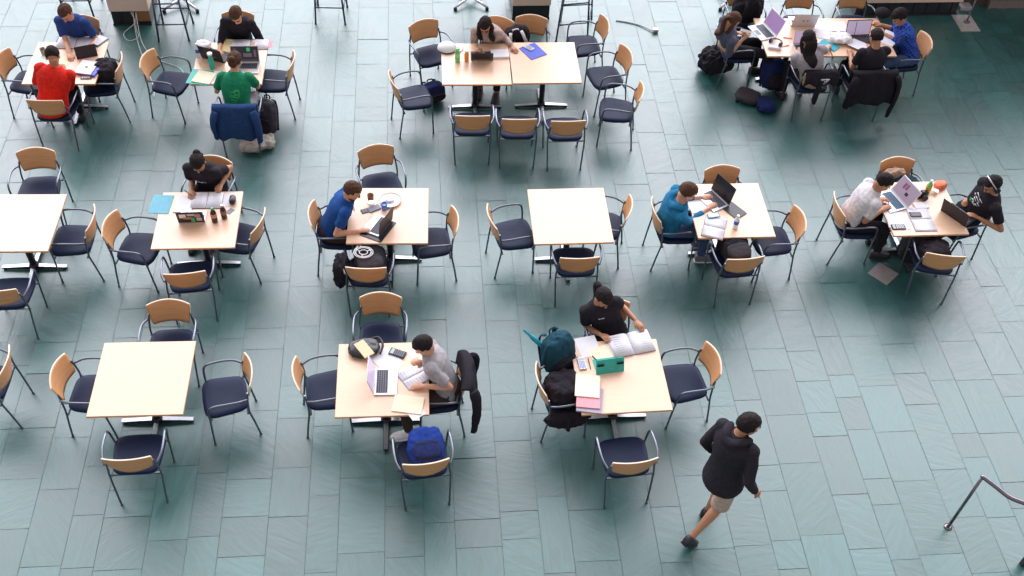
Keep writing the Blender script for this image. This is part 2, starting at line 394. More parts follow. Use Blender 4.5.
CHAIRS = [  # x, y, yaw (0 faces north), label
 ('AN', -3.482, 6.741, -172.5, 'chair facing the camera behind the empty front left table'),
 ('AW', -4.079, 6.084, -88.4, 'chair at the left side of the empty front left table'),
 ('AE', -2.784, 6.153, 108.6, 'chair standing apart to the right of the empty front left table, turned slightly'),
 ('AS', -3.446, 5.412, 7.8, 'chair with its back to the camera at the near side of the front left table'),
 ('ZW', -5.155, 6.119, 94.5, 'half cut off chair low on the left edge of the photo'),
 ('DN', -5.604, 8.934, -171.0, 'chair facing us behind the table cut by the left edge'),
 ('DE', -4.947, 8.152, 96.1, 'chair at the right side of the table cut by the left edge'),
 ('DS', -5.361, 7.307, 8.1, 'chair at the near side of the table cut by the left edge'),
 ('EW', -4.192, 8.094, -94.3, 'chair at the left of the table with two dark bottles'),
 ('EE', -3.114, 8.338, 81.0, 'chair at the right of the table with two dark bottles'),
 ('ES', -3.518, 7.709, 11.6, 'chair tucked in at the near side of the table with two dark bottles'),
 ('EN', -3.60, 8.985, 173, 'chair under the person writing in the black tee with white print'),
 ('FN', -1.641, 9.371, -161.0, 'chair behind the table with the white plate, angled to the left'),
 ('FE', -0.955, 8.468, 102.2, 'chair to the right of the table with the white plate'),
 ('FW', -2.02, 8.50, -83.9, 'chair under the man in the blue polo shirt'),
 ('FS', -1.593, 7.951, 3.9, 'chair holding a black backpack with a white ring mark'),
 ('BN', -1.342, 7.019, -175.2, 'chair facing us behind the table of the person in grey'),
 ('BW', -1.789, 6.298, -74.8, 'chair left of the table with the silver laptop in the front row'),
 ('BE', -0.68, 6.34, 97, 'chair with a black jacket over its back under the person in grey'),
 ('BS', -0.749, 5.566, 13.1, 'chair holding a bright blue backpack'),
 ('CN', 1.08, 7.13, -170, 'chair under the woman in black with the open binder'),
 ('CW', 0.597, 6.417, -75.7, 'chair piled with dark bags left of the binder table'),
 ('CE', 1.827, 6.681, 105.3, 'empty chair right of the binder table, near the walking person'),
 ('CS', 1.194, 5.722, 12.2, 'empty chair with its back to us in front of the binder table'),
 ('GW', -0.023, 8.673, -72.3, 'chair left of the empty table in the middle of the hall'),
 ('GE', 1.009, 8.921, 82.8, 'chair mostly hidden at the right of the empty middle table'),
 ('GS', 0.689, 8.296, 6.9, 'chair pushed in at the near side of the empty middle table'),
 ('HN', 2.463, 9.384, -170.2, 'chair behind the table of the person in the bright blue jacket'),
 ('HE', 2.985, 8.845, 99.0, 'chair right of the table with the black laptop and the water bottle'),
 ('HW', 1.852, 8.928, -79.5, 'chair under the person in the bright blue jacket'),
 ('HS', 2.501, 8.446, 12.1, 'chair with a black backpack on it near the person in the bright blue jacket'),
 ('IN', 4.633, 9.739, -170.1, 'chair behind the crowded right table, beside the white shirt'),
 ('IW', 4.004, 9.20, -81.8, 'chair under the person in the white tee'),
 ('IS', 4.839, 8.695, -3.7, 'chair in front of the crowded right table, beside the grey sheet on the floor'),
 ('IE', 5.27, 9.33, 108, 'chair under the person wearing headphones'),
 ('JW', -6.42, 10.920, -92.7, 'chair at the far left beside the red shirt'),
 ('JE', -5.47, 10.963, 98.1, 'chair with a black jacket on it right of the red shirt'),
 ('JS', -5.888, 10.40, 3.8, 'chair under the person in the red shirt'),
 ('JN', -5.95, 11.62, 180, 'chair under the person in the blue tee at top left'),
 ('KW', -4.62, 11.08, -98.2, 'chair left of the green shirt table'),
 ('KE', -3.309, 11.258, 91.8, 'chair right of the green shirt table'),
 ('KS', -3.578, 10.491, 5.7, 'chair with a blue jacket hung on its back under the green shirt'),
 ('KN', -3.93, 11.95, 184, 'chair under the person in the long sleeved black shirt'),
 ('LNW', -1.30, 12.04, -150, 'chair at the far left corner of the double table, turned to it'),
 ('LW', -1.44, 11.09, -68, 'chair standing left of the double table'),
 ('LS', -0.645, 10.618, 5.5, 'leftmost of the three chairs in a row before the double table'),
 ('LS', -0.064, 10.611, 5.5, 'middle of the three chairs in a row before the double table'),
 ('LS', 0.541, 10.633, 7.3, 'rightmost of the three chairs in a row before the double table'),
 ('LE', 0.79, 12.49, 103.8, 'furthest of the three chairs standing right of the double table'),
 ('LE', 1.084, 11.792, 110.0, 'middle of the three chairs standing right of the double table'),
 ('LE', 1.220, 11.090, 84.9, 'nearest of the three chairs standing right of the double table'),
 ('LN', -0.45, 12.20, 172, 'chair under the long haired woman at the double table'),
 ('LN2', 0.037, 12.289, 179.6, 'chair behind the double table with a black bag on its seat'),
 ('MW', 2.925, 12.560, -79.0, 'chair under the brown haired person seated sideways'),
 ('MS1', 3.87, 11.965, 9.1, 'chair under the grey tee woman, a black scarf tied round its back'),
 ('MS2', 4.598, 12.034, 8.8, 'chair under the black tee man, a black jacket over its back'),
 ('ME', 5.25, 12.60, 98, 'chair under the blue plaid shirt'),
 ('MN1', 3.93, 13.36, 186, 'left of the two empty chairs behind the joined tables'),
 ('MN2', 4.72, 13.45, 186, 'right of the two empty chairs behind the joined tables'),
 ('MNW', 3.10, 13.35, 188, 'chair piled with a black bag at the far corner of the joined tables'),
]
proto = make_chair(); CHR = {}
for i, (k, x, y, a, lb) in enumerate(CHAIRS):
    o = proto if i == 0 else copy_tree(proto)
    o.location = (x, y, 0); o.rotation_euler = (0, 0, R(a)); tag(o, lb, 'chair', 'steel armchairs with plywood backs')
    CHR.setdefault(k, (Vector((x, y, 0)), a))

# ------------------------------------------------------------------ people
def ik(a, c, l1, l2, pole):
    """middle joint of a two-link limb from a towards c, bent towards pole; also the reached end"""
    a, c, pole = Vector(a), Vector(c), Vector(pole)
    d = c - a; n = d.length; mx = (l1 + l2) * .985
    if n > mx: c = a + d * (mx / n); n = mx; d = c - a
    u = d / n
    k = (l1 * l1 - l2 * l2 + n * n) / (2 * n)
    h = math.sqrt(max(l1 * l1 - k * k, 0))
    q = pole - u * pole.dot(u)
    return a + u * k + q.normalized() * h, c
def frame(f, up=(0, 0, 1)):
    f = Vector(f).normalized(); x = f.cross(Vector(up))
    x = x.normalized() if x.length > 1e-4 else Vector((1, 0, 0))
    return Matrix((x, f, x.cross(f))).transposed()
def hand(g, wrist, d, side, palm=(0, 0, -1), curl=.5):
    """palm, four bent fingers of unequal length and a thumb leaving the side of the palm"""
    d = Vector(d).normalized(); n = Vector(palm); n = (n - d * n.dot(d)).normalized()      # n points out of the palm
    x = d.cross(n) * -side                                                                   # towards the little finger
    x = n.cross(d) * side if False else x
    w = Vector(wrist)
    g.tube([w - d * .01, w + d * .03, w + d * .07, w + d * .088], [.022, .030, .035, .030], n=12, flat=.45, up=n, round_ends=True)
    for i, ln in enumerate((.062, .070, .066, .052)):
        o = (-.028 + .0187 * i)
        b = w + d * (.082 - abs(i - 1.3) * .004) + x * o
        p1 = b + d * ln * .5 + n * ln * .12 * (1 + curl) + x * o * .12
        p2 = p1 + (d * (1 - curl * .6) + n * curl).normalized() * ln * .36
        p3 = p2 + (d * (1 - curl) + n * (curl + .1)).normalized() * ln * .26
        g.tube([b - d * .015, b, p1, p2, p3], [.0085, .0088, .0082, .0076, .0066], n=8, round_ends=True)
    t0 = w + d * .02 - x * .022; t1 = w + d * .055 - x * .048 + n * .010; t2 = t1 + d * .030 - x * .004 + n * .010
    g.tube([t0, t1, t2], [.014, .0105, .0085], n=8, round_ends=True)
SHOE_W = mat('sneaker_white', (.72, .72, .74), rough=.6)
SHOE_D = mat('shoe_dark', (.03, .028, .035), rough=.5)
SHOE_G = mat('shoe_grey', (.16, .16, .18), rough=.6)
EYE_W = mat('eye_white', (.75, .74, .72), rough=.2); EYE_D = mat('eye_iris', (.05, .03, .02), rough=.2); LIP = mat('lip', (.38, .13, .11), rough=.5)
def shoe(parent, ankle, heading, m, pitch=0.0):
    Q = (Matrix.Rotation(heading, 3, 'Z') @ Matrix.Rotation(pitch, 3, 'X'))
    g = G(); T = Q.to_4x4(); T.translation = ankle; g.M = T
    def ring(y, w, z0, z1):
        zc = (z0 + z1) / 2; h = (z1 - z0) / 2
        return [(w * math.copysign(abs(math.cos(a)) ** .7, math.cos(a)), y, zc + h * math.copysign(abs(math.sin(a)) ** .7, math.sin(a))) for a in (2 * math.pi * k / 16 for k in range(16))]
    g.rings([ring(-.070, .018, -.055, -.02), ring(-.062, .034, -.078, .01), ring(-.02, .041, -.082, .025), ring(.04, .043, -.082, .005), ring(.10, .048, -.082, -.022), ring(.15, .046, -.082, -.036), ring(.185, .032, -.078, -.048), ring(.196, .012, -.070, -.058)])
    o = g.obj('shoe', m, parent)
    g = G(); g.M = T; g.rings([ring(-.074, .02, -.088, -.070), ring(-.062, .038, -.092, -.070), ring(0, .044, -.092, -.071), ring(.10, .052, -.092, -.071), ring(.155, .049, -.092, -.071), ring(.196, .03, -.090, -.071), ring(.204, .012, -.086, -.072)])
    g.obj('sole', M_WHITE if m != SHOE_D else M_SHELL, o)
def person(label, base, yaw, head, hands, look, shirt, pants, skin=None, hair=None, style='short', sleeve=.5, feet=None, shoe_m=None,
           poles=None, pelvis=(0, -.09, .565), shorts=False, sy=0.0, curl=.45, torso_drop=0, build=1.0, hood=False, rise=0.0, foot_pitch=(0, 0), palms=None, skirt=0, seed=0, beard=False, collar=False, knees=(( -.15, 1, .55), (.15, 1, .55)), gap=0):
    """head, hands and look are world points; the rest lives in the person's own frame (y forward)"""
    root = thing('person', label, 'person', base, yaw)
    iv = (Matrix.Translation(Vector(base)) @ Matrix.Rotation(R(yaw), 4, 'Z')).inverted()
    lc = lambda p: iv @ Vector(p)
    skin = skin or M_SKIN; hair = hair or M_HAIRD
    P = Vector(pelvis); H = lc(head); la, lp = R(look[0]), R(look[1]); lk = Vector((math.sin(la) * math.cos(lp), math.cos(la) * math.cos(lp), -math.sin(lp)))
    Nk = H - Vector((0, 0, .115)) - Vector((lk.x, lk.y, 0)) * .065
    d = Nk - P; Nk = P + d.normalized() * min(max(d.length, .44), .54)
    H = Nk + Vector((0, 0, .115)) + Vector((lk.x, lk.y, 0)) * .065
    T = (Nk - P).normalized()
    Mid = P.lerp(Nk, .5) + Vector((0, -.045, .015))
    ax = Vector((math.cos(R(sy)), math.sin(R(sy)), 0)); ax = (ax - T * ax.dot(T)).normalized()
    ax0 = Vector((1, 0, 0))
    def spine(t): return P * (1 - t) ** 2 + Mid * 2 * t * (1 - t) * 1.0 + Nk * t * t
    def torso(g, inf, t0=0.0, top=True, k=build):
        rg = []
        prof = ([(-.30, .158, .132), (-.26, .176, .146), (-.12, .180, .144)] if torso_drop else []) + [(-.16, .10, .085), (-.12, .155, .12), (0, .172, .128), (.18, .155, .112), (.38, .150, .105), (.58, .168, .118), (.76, .178, .118), (.87, .165, .100), (.94, .125, .080), (.99, .075, .066), (1.03, .056, .058)]
        for t, rx, ry in prof:
            if t < t0: continue
            if torso_drop and inf > 0 and t in (-.16, -.12) and rx < .17: continue
            if t > .95 and not top: continue
            c = spine(max(t, 0)) + (T * (t * .5) if t < 0 else Vector())
            tt = (spine(min(t + .05, 1)) - spine(max(t - .05, 0))).normalized() if 0 <= t <= 1 else T
            if t < .15: tt = Vector((0, -.1, 1)).normalized() if t < 0 else tt
            x = ax0.lerp(ax, min(max(t, 0), 1)); x = (x - tt * x.dot(tt)).normalized(); y = tt.cross(x)
            rg.append([c + x * math.cos(a) * (rx * k + inf) + y * math.sin(a) * (ry * k + inf) for a in (2 * math.pi * i / 24 for i in range(24))])
        g.rings(rg)
    S = [Nk - T * .062 + ax * s * .168 * build + Vector((0, 0, .0)) for s in (-1, 1)]
    E_ = []; W_ = []; D_ = []
    for i, s in enumerate((-1, 1)):
        h = lc(hands[i]); po = Vector(poles[i]) if poles and poles[i] else Vector((s * .28, -.75, -.85))
        dh = (h - S[i]).normalized()
        wr = h - dh * .07
        for _ in range(4):
            e, w2 = ik(S[i], wr, .285 * build, .255 * build, po)
            fd = (h - e).normalized(); wr = h - fd * .08
        e, wr = ik(S[i], wr, .285 * build, .255 * build, po)
        fd = (wr - e).normalized()
        E_.append(e); W_.append(wr); D_.append(fd)
    # legs
    Hp = [P + Vector((s * .088, .0, -.02)) for s in (-1, 1)]
    feet = feet or [(-.12, .40), (.12, .36)]
    K_ = []; A_ = []
    for i, s in enumerate((-1, 1)):
        f = feet[i]; a = Vector((f[0], f[1], .092 if len(f) < 3 else f[2]))
        k, a = ik(Hp[i], a, .44, .42, Vector(knees[i]))
        K_.append(k); A_.append(a)
    g = G()
    torso(g, -.006)
    Rh = frame(lk)
    hp = lambda x, y, z: H + Rh @ Vector((x, y, z))
    g.tube([Nk - T * .05, Nk, hp(0, -.03, -.045), hp(0, -.02, .0)], [.062, .054, .050, .05], n=14)
    g.ell(hp(0, -.012, .028), (.076, .097, .092), Rh, 24, 16)
    g.ell(hp(0, .022, -.042), (.058, .066, .070), Rh, 20, 14)
    g.ell(hp(0, .052, -.088), (.030, .030, .020), Rh)
    g.tube([hp(0, .078, .018), hp(0, .094, -.008), hp(0, .104, -.026)], [.009, .012, .014], n=8, round_ends=True)
    for s in (-1, 1):
        g.ell(hp(s * .076, -.008, -.012), (.009, .020, .030), Rh, 12, 8)
        g.ell(hp(s * .034, .062, -.022), (.022, .02, .018), Rh, 10, 8)
    for i, s in enumerate((-1, 1)):
        g.tube([S[i] - ax * s * .05, S[i], S[i].lerp(E_[i], .5), E_[i]], [.050, .046, .041, .034], n=12, round_ends=True)
        g.tube([E_[i], E_[i].lerp(W_[i], .3), E_[i].lerp(W_[i], .7), W_[i]], [.034, .037, .030, .023], n=12, round_ends=True)
        hd = D_[i].copy()
        pm = palms[i] if palms and palms[i] else (0, 0, -1)
        if W_[i].z < .85 + rise and hd.z < -.1 and pm == (0, 0, -1): hd.z *= .35
        hand(g, W_[i], hd, s, pm, curl)
        g.tube([Hp[i], Hp[i].lerp(K_[i], .5), K_[i]], [.086, .072, .052], n=14, round_ends=True)
        g.tube([K_[i], K_[i].lerp(A_[i], .3), K_[i].lerp(A_[i], .7), A_[i]], [.050, .052, .037, .033], n=12, round_ends=True)
    g.fused('body', skin, root, voxel=.0075, it=2)
    # eyes, brows and mouth
    for s in (-1, 1):
        g = G(); g.ell(hp(s * .031, .0795, .004), (.0125, .007, .007), Rh, 12, 8); e = g.obj('eye', EYE_W, root)
        g = G(); g.ell(hp(s * .031, .0855, .003), (.0055, .002, .0055), Rh, 10, 6); g.obj('iris', EYE_D, e)
        g = G(); g.tube([hp(s * .014, .0875, .024), hp(s * .033, .087, .030), hp(s * .052, .074, .024)], .004, n=6); g.obj('eyebrow', hair, root)
    g = G(); g.tube([hp(-.022, .082, -.060), hp(0, .090, -.058), hp(.022, .082, -.060)], [.003, .006, .003], n=8, flat=.8); g.obj('mouth', LIP, root)
    # hair
    g = G()
    def hd_(p):
        q = p.copy(); n_ = noise.noise(p * 26 + Vector((seed, 0, 0)))
        q *= 1 + .045 * n_ + .02 * noise.noise(p * 60)
        face = (q.y > .030 and q.z < .036) or (q.y > -.005 and q.z < -.012 and abs(q.x) > .0) or q.z < -.062
        if face: q *= .72
        return q
    big = 1.0 if style != 'curly' else 1.08
    g.ell(hp(0, -.017, .034), (.086 * big, .106 * big, .101 * big), Rh, 48, 30, hd_)
    if style == 'long' or style == 'front':
        bk = -T
        pts = [hp(0, -.06, .02), hp(0, -.105, -.05), Nk + Vector((0, -.075, -.02)) , spine(.78) + (T.cross(ax)) * -.0 + Vector((0, -.145, .02)), spine(.60) + Vector((0, -.150, .01))]
        if style == 'long': g.tube(spline(pts, 5), [.078, .078, .078, .078, .078, .078, .079, .08, .08, .08, .08, .078, .076, .074, .07, .066, .06, .052, .042, .03, .015], n=16, flat=.42, up=(0, 1, .2))
        for s in (-1, 1):
            pp = [hp(s * .07, -.01, .04), hp(s * .085, .01, -.04), Nk + ax * s * .085 + Vector((0, .05, -.02)), spine(.76) + ax * s * .085 + Vector((0, .135, 0)), spine(.6) + ax * s * .08 + Vector((0, .15, 0))]
            if style == 'front' : g.tube(spline(pp, 4), [.030] * 8 + [.038] * 5 + [.03, .026, .022, .012], n=10)
            else: g.tube(spline([pp[0], pp[1], Nk + ax * s * .075 + Vector((0, -.03, 0))], 4), .026, n=10)
    if style == 'bun': g.ell(hp(0, -.115, .055), (.042, .038, .04), Rh, 16, 10); g.ell(hp(0, -.09, .0), (.06, .04, .06), Rh)
    if style == 'ponytail':
        g.ell(hp(0, -.10, .03), (.03, .03, .03), Rh, 12, 8)
        g.tube(spline([hp(0, -.10, .03), hp(0, -.15, -.02), Nk + Vector((0, -.12, -.02)), spine(.75) + Vector((0, -.15, 0))], 4), [.022, .03, .034, .036, .036, .036, .034, .032, .03, .026, .02, .015, .008], n=10)
    h = g.fused('hair', hair, root, voxel=.006, it=1, wr=.0035, wf=45, seed=seed)
    if beard:
        g = G(); g.ell(hp(0, .030, -.066), (.056, .058, .046), Rh, 20, 12, lambda p: p * (.8 if p.z > .022 else 1.03)); g.obj('beard', hair, root)
    # clothes
    g = G(); torso(g, .012, t0=-.13 if not torso_drop else -1, top=True)
    for i, s in enumerate((-1, 1)):
        full = sleeve > 1
        up_end = S[i].lerp(E_[i], min(sleeve, 1) if not full else 1)
        g.ell(S[i] - ax * s * .012 - T * .004, (.078, .070, .066))
        L_ = [S[i] - ax * s * .06 - T * .01, S[i], S[i].lerp(up_end, .5), up_end]
        if not full: g.tube(L_, [.056, .063, .061, .062 if sleeve < .9 else .055], n=14)
        else:
            fe = E_[i].lerp(W_[i], sleeve - 1)
            g.tube(L_, [.056, .062, .058, .050], n=14, round_ends=True); g.tube([E_[i], E_[i].lerp(fe, .5), fe], [.050, .048, .038], n=12)
            g.ell(E_[i], (.05, .05, .05))
    sh = g.fused('shirt' if not hood else 'jacket', shirt, root, voxel=.010, it=3, wr=.006, wf=10, seed=seed)
    if hood:
        g = G(); c = Nk + Vector((0, -.075, .0))
        g.tube(spline([c + ax * -.11 + Vector((0, .07, .015)), c + ax * -.08 + Vector((0, -.01, .015)), c + Vector((0, -.05, -.02)), c + ax * .08 + Vector((0, -.01, .015)), c + ax * .11 + Vector((0, .07, .015))], 5), .042, n=12, flat=.7, round_ends=True)
        g.ell(c + Vector((0, -.05, -.06)), (.10, .035, .08))
        g.fused('hood', shirt, sh, voxel=.01, it=3, wr=.004, seed=seed)
    if collar:
        g = G(); c = Nk + T * .012
        g.tube([c + ax * math.cos(a) * .066 + T.cross(ax) * math.sin(a) * .062 for a in (math.pi * 2 * k / 18 - 1.2 for k in range(18))], .013, n=8, flat=.7); g.obj('collar', shirt, sh)
    g = G()
    dz_ = -.07 if shorts else -.01
    g.tube([P + Vector((-.08, -.01, dz_)), P + Vector((.08, -.01, dz_))], [.095 if shorts else .105] * 2, n=18, flat=1.0, round_ends=True)
    g.ell(P + Vector((0, -.01, .03 if not shorts else -.02)), (.178 if not shorts else .150, .135 if not shorts else .115, .09 if not shorts else .06))
    for i, s in enumerate((-1, 1)):
        if shorts:
            g.tube([Hp[i] - Vector((0, 0, .03)), Hp[i].lerp(K_[i], .5), Hp[i].lerp(K_[i], .98)], [.088, .090, .094], n=16)
        else:
            g.tube([Hp[i], Hp[i].lerp(K_[i], .5), K_[i]], [.102, .086, .066], n=16, round_ends=True)
            g.tube([K_[i], K_[i].lerp(A_[i], .35), K_[i].lerp(A_[i], .93)], [.066, .062, .050], n=14)
    g.fused('shorts' if shorts else 'trousers', pants, root, voxel=.012, it=3, wr=.006, wf=12, seed=seed + 3)
    for i in (0, 1):
        dn = (A_[i] - K_[i]); hd = Vector((dn.x * .0 + (Hp[i].x * .2), 1))
        shoe(root, A_[i], -math.atan2((A_[i].x - Hp[i].x) * .6, 1) * 1.0, shoe_m or SHOE_D, foot_pitch[i])
    root['_'] = 0; del root['_']
    return root, dict(H=H, Rh=Rh, P=P, N=Nk, S=S, spine=spine, T=T, ax=ax)
def on(k): c = CHR[k]; return c[0], c[1]
C_ = fabric
def seated(k, label, head, hl, hr, look, shirt, pants, **kw):
    b, y = on(k)
    return person(label, b, y, at(*head), (at(*hl), at(*hr)), look, shirt, pants, seed=len(k) + ord(k[0]), **kw)
PEOPLE = {}
S_BLUE = C_('blue_tee', (.020, .055, .22)); S_RED = C_('red_jersey', (.72, .022, .012)); S_BLACK = C_('black_tee', (.018, .015, .022))
S_GREEN = C_('green_tee', (.010, .22, .105)); S_BEIGE = C_('beige_cardigan', (.46, .36, .32)); S_GREY = C_('grey_tee', (.36, .34, .36))
S_POLO = C_('blue_polo', (.012, .070, .27)); S_JKT = C_('bright_blue_jacket', (.015, .17, .34)); S_WHITE = C_('white_tee', (.66, .63, .66))
S_LILAC = C_('pale_lilac_tee', (.42, .37, .40)); S_SLATE = C_('slate_blouse', (.10, .11, .17))
P_BLACK = C_('black_trousers', (.016, .014, .020)); P_BROWN = C_('brown_trousers', (.06, .035, .03)); P_GREY = C_('grey_shorts', (.30, .28, .31)); P_KHAKI = C_('beige_shorts', (.50, .38, .30))
def plaid():
    m_ = C_('blue_plaid', (.015, .045, .30)); t = m_.node_tree; b = t.nodes['Principled BSDF']
    tx = t.nodes.new('ShaderNodeTexCoord'); ck = t.nodes.new('ShaderNodeTexChecker'); ck.inputs['Scale'].default_value = 28
    ck.inputs[1].default_value = (.012, .03, .26, 1); ck.inputs[2].default_value = (.04, .12, .50, 1)
    t.links.new(tx.outputs['Object'], ck.inputs[0]); t.links.new(ck.outputs[0], b.inputs['Base Color']); return m_
S_PLAID = plaid()
zt = TZ + .03
seated('JN', 'person in a blue tee leaning over open notebooks at the top left table', (66, 13, 1.16), (86, 50, zt), (70, 57, zt), (10, 45), S_BLUE, P_BLACK, hair=M_HAIRB, sleeve=.72)
seated('JS', 'person in a bright red long sleeved jersey bent over the table, back to us', (53, 55, 1.20), (40, 64, zt), (62, 66, zt), (-12, 55), S_RED, P_BLACK, skin=M_SKIN2, hair=M_HAIRD, sleeve=1.75, build=1.12)
seated('KN', 'person in a dark long sleeved shirt reading behind two laptops', (236, 13, 1.18), (252, 46, zt), (219, 53, zt), (0, 48), S_BLACK, P_BLACK, hair=M_HAIRB, sleeve=1.45)
KS = seated('KS', 'person in a green tee with a printed back using the right hand laptop', (235, 60, 1.20), (222, 74, zt), (248, 72, zt), (12, 20), S_GREEN, P_GREY, hair=M_HAIRB, style='bun', sleeve=.72, poles=[(-.4, -.5, -.9), (.6, -.5, -.7)])
seated('LN', 'woman with long dark hair in a beige cardigan at the double table', (484, 24, 1.13), (515, 49, zt), (478, 49, zt), (0, 45), S_BEIGE, P_BLACK, style='front', sleeve=1.9, skin=M_SKIN2)
MW = seated('MW', 'person with long brown hair sitting sideways with a phone and crossed legs', (732, 18, 1.20), (744, 32, .86), (746, 36, .84), (5, 45), S_SLATE, P_BLACK, hair=M_HAIRB, style='long', sleeve=1.3, feet=[(-.10, .38), (.28, .62, .24)], knees=((-.1, 1, .55), (.1, .8, 1)))
MS1 = seated('MS1', 'woman with long dark hair in a pale grey tee, seen from behind', (808, 39, 1.19), (800, 49, zt), (829, 47, zt), (-5, 28), S_LILAC, P_BLACK, style='long', sleeve=.62, feet=[(-.22, .25), (.1, .4)])
seated('MS2', 'man in a black tee seen from behind, holding a magazine', (876, 38, 1.20), (850, 51, zt), (868, 45, zt), (-5, 30), S_BLACK, P_BLACK, sleeve=.66, skin=M_SKIN2)
seated('ME', 'person in a blue plaid shirt writing at the right end of the joined tables', (899, 15, 1.18), (880, 31, zt), (876, 23, zt), (-5, 48), S_PLAID, M_JEAN, style='curly', sleeve=1.5, skin=M_SKIN2)
EN = seated('EN', 'person with tied dark hair in a black tee with white print, writing', (198, 163, 1.12), (219, 189, zt), (191, 194, zt), (-12, 48), S_BLACK, P_BLACK, style='bun', sleeve=.62, skin=M_SKIN2)
seated('FW', 'man in a blue polo shirt with a beard, typing on a laptop', (354, 189, 1.20), (352, 207, .90), (366, 230, zt), (8, 35), S_POLO, P_BROWN, hair=M_HAIRB, sleeve=.62, beard=True, collar=True, palms=[(1, .4, .2), None], feet=[(-.1, .36), (.16, .33)])
seated('HW', 'person in a bright blue jacket with fluffy brown hair, typing', (687, 193, 1.14), (708, 196, zt), (713, 205, zt), (5, 38), S_JKT, M_JEAN, hair=M_HAIRB, style='curly', sleeve=1.72, hood=True, build=1.13, shoe_m=SHOE_G)
seated('IW', 'person with black hair in a white tee, close to an open laptop', (883, 183, 1.16), (884, 199, .80), (887, 207, zt), (12, 42), S_WHITE, P_BLACK, sleeve=.70, skin=M_SKIN2)
IE = seated('IE', 'person wearing headphones and a black tee with white and green print', (993, 185, 1.20), (973, 215, zt), (966, 202, zt), (8, 42), S_BLACK, P_BLACK, style='short', poles=[(-.35, -.4, -1), (.5, -.4, -1)], sleeve=.62, skin=M_SKIN2, build=1.08)
seated('BE', 'person in a grey tee resting the chin on one hand over a notebook', (424, 346, 1.15), (416, 386, zt), (418, 362, .90), (-5, 45), S_GREY, P_BROWN, sleeve=.75, shoe_m=SHOE_W, feet=[(-.20, .30), (.1, .42)], palms=[None, (-.3, .9, .3)])
CN = seated('CN', 'woman in a black tee turning the pages of a large binder', (603, 298, 1.13), (640, 325, .80), (605, 337, zt), (-25, 42), S_BLACK, P_BLACK, hair=M_HAIRD, style='ponytail', sleeve=.66, skin=M_SKIN2)
# the walking person
wb = Vector((2.06, 5.33, 0)); wy = -50
F_ = Matrix.Rotation(R(wy), 3, 'Z')
WK = person('person in a dark hooded top and beige shorts walking away to the right', wb, wy, wb + F_ @ Vector((0, .10, 1.64)), (wb + F_ @ Vector((-.22, .12, .80)), wb + F_ @ Vector((.32, .10, .84))), (28, 12),
       fabric('charcoal_hoodie', (.022, .019, .027)), P_KHAKI, skin=M_SKIN2, style='curly', sleeve=1.78, feet=[(-.08, .05), (.07, -.34, .17)], pelvis=(0, -.02, .93), shorts=True, hood=True,
       torso_drop=1, poles=[(-.4, -.5, -1), (.5, -1, -.2)], palms=[(1, 0, 0), (-1, 0, 0)], knees=((0, 1, .1), (0, 1, -.1)), foot_pitch=(.0, -.7), seed=5, build=1.08)

# ------------------------------------------------------------------ loose things
def paper(name, lb, cat, u, v, yaw, w=.21, h=.297, t=.002, m=None, z=TZ, group=None):
    g = G(); g.box((0, 0, t / 2), (w, h, t))
    p = at(u, v, z + t); p.z = z
    return tag(g.obj(name, m or M_PAPER, loc=p, rz=yaw), lb, cat, group)
M_INK = mat('grey_ink', (.35, .35, .42), rough=.8)
def open_book(name, lb, u, v, yaw, w=.20, h=.28, t=.014, cover=None, page=None, z=TZ, cat='notebook', lines=0):
    p = at(u, v, z + t); p.z = z
    r = thing(name, lb, cat, p, yaw)
    g = G(); g.box((0, 0, .0015), (2 * w + .012, h + .01, .003)); g.obj('cover', cover or M_BLK, r)
    for s in (-1, 1):
        g = G(); n = 8; top = []; bot = []
        for i in range(n + 1):
            q = i / n; x = s * (.002 + w * q); zz = .004 + t * math.sin(min(1, q * 3.2 + .15) * math.pi / 2) * (1 - .35 * q)
            top.append((x, zz))
        A = [[g.v((x, y, zz)) for x, zz in top] for y in (-h / 2, h / 2)]; B = [[g.v((x, y, .003)) for x, zz in top] for y in (-h / 2, h / 2)]
        for i in range(n):
            g.f((A[0][i], A[0][i + 1], A[1][i + 1], A[1][i])); g.f((B[0][i], B[1][i], B[1][i + 1], B[0][i + 1]), False)
            g.f((A[0][i], B[0][i], B[0][i + 1], A[0][i + 1]), False); g.f((A[1][i], A[1][i + 1], B[1][i + 1], B[1][i]), False)
        for j in (0, n): g.f((A[0][j], A[1][j], B[1][j], B[0][j]), False)
        pg = g.obj('pages', page or M_PAPER, r)
        if lines:
            g = G()
            for k in range(lines):
                q = .22 + .55 * 0; y = h * (.38 - .76 * k / max(1, lines - 1))
                x0, x1 = s * w * .30, s * w * .85
                g.box(((x0 + x1) / 2, y, .0045 + t * (1 - .35 * .58) + .001), (abs(x1 - x0) * (1 - .3 * ((k * 7) % 5) / 5), .003, .0006))
            tag(g.obj('writing', M_INK, pg), kind='stuff')
    g = G(); g.box((0, 0, .004), (.006, h, .006)); g.obj('spine', cover or M_BLK, r)
    return r
SCR_BLK = mat('dark_screen', (.018, .016, .022), rough=.25)
def screen_mat(name, c, e=1.0): return mat(name, c, rough=.3, emit=e, var=.03)
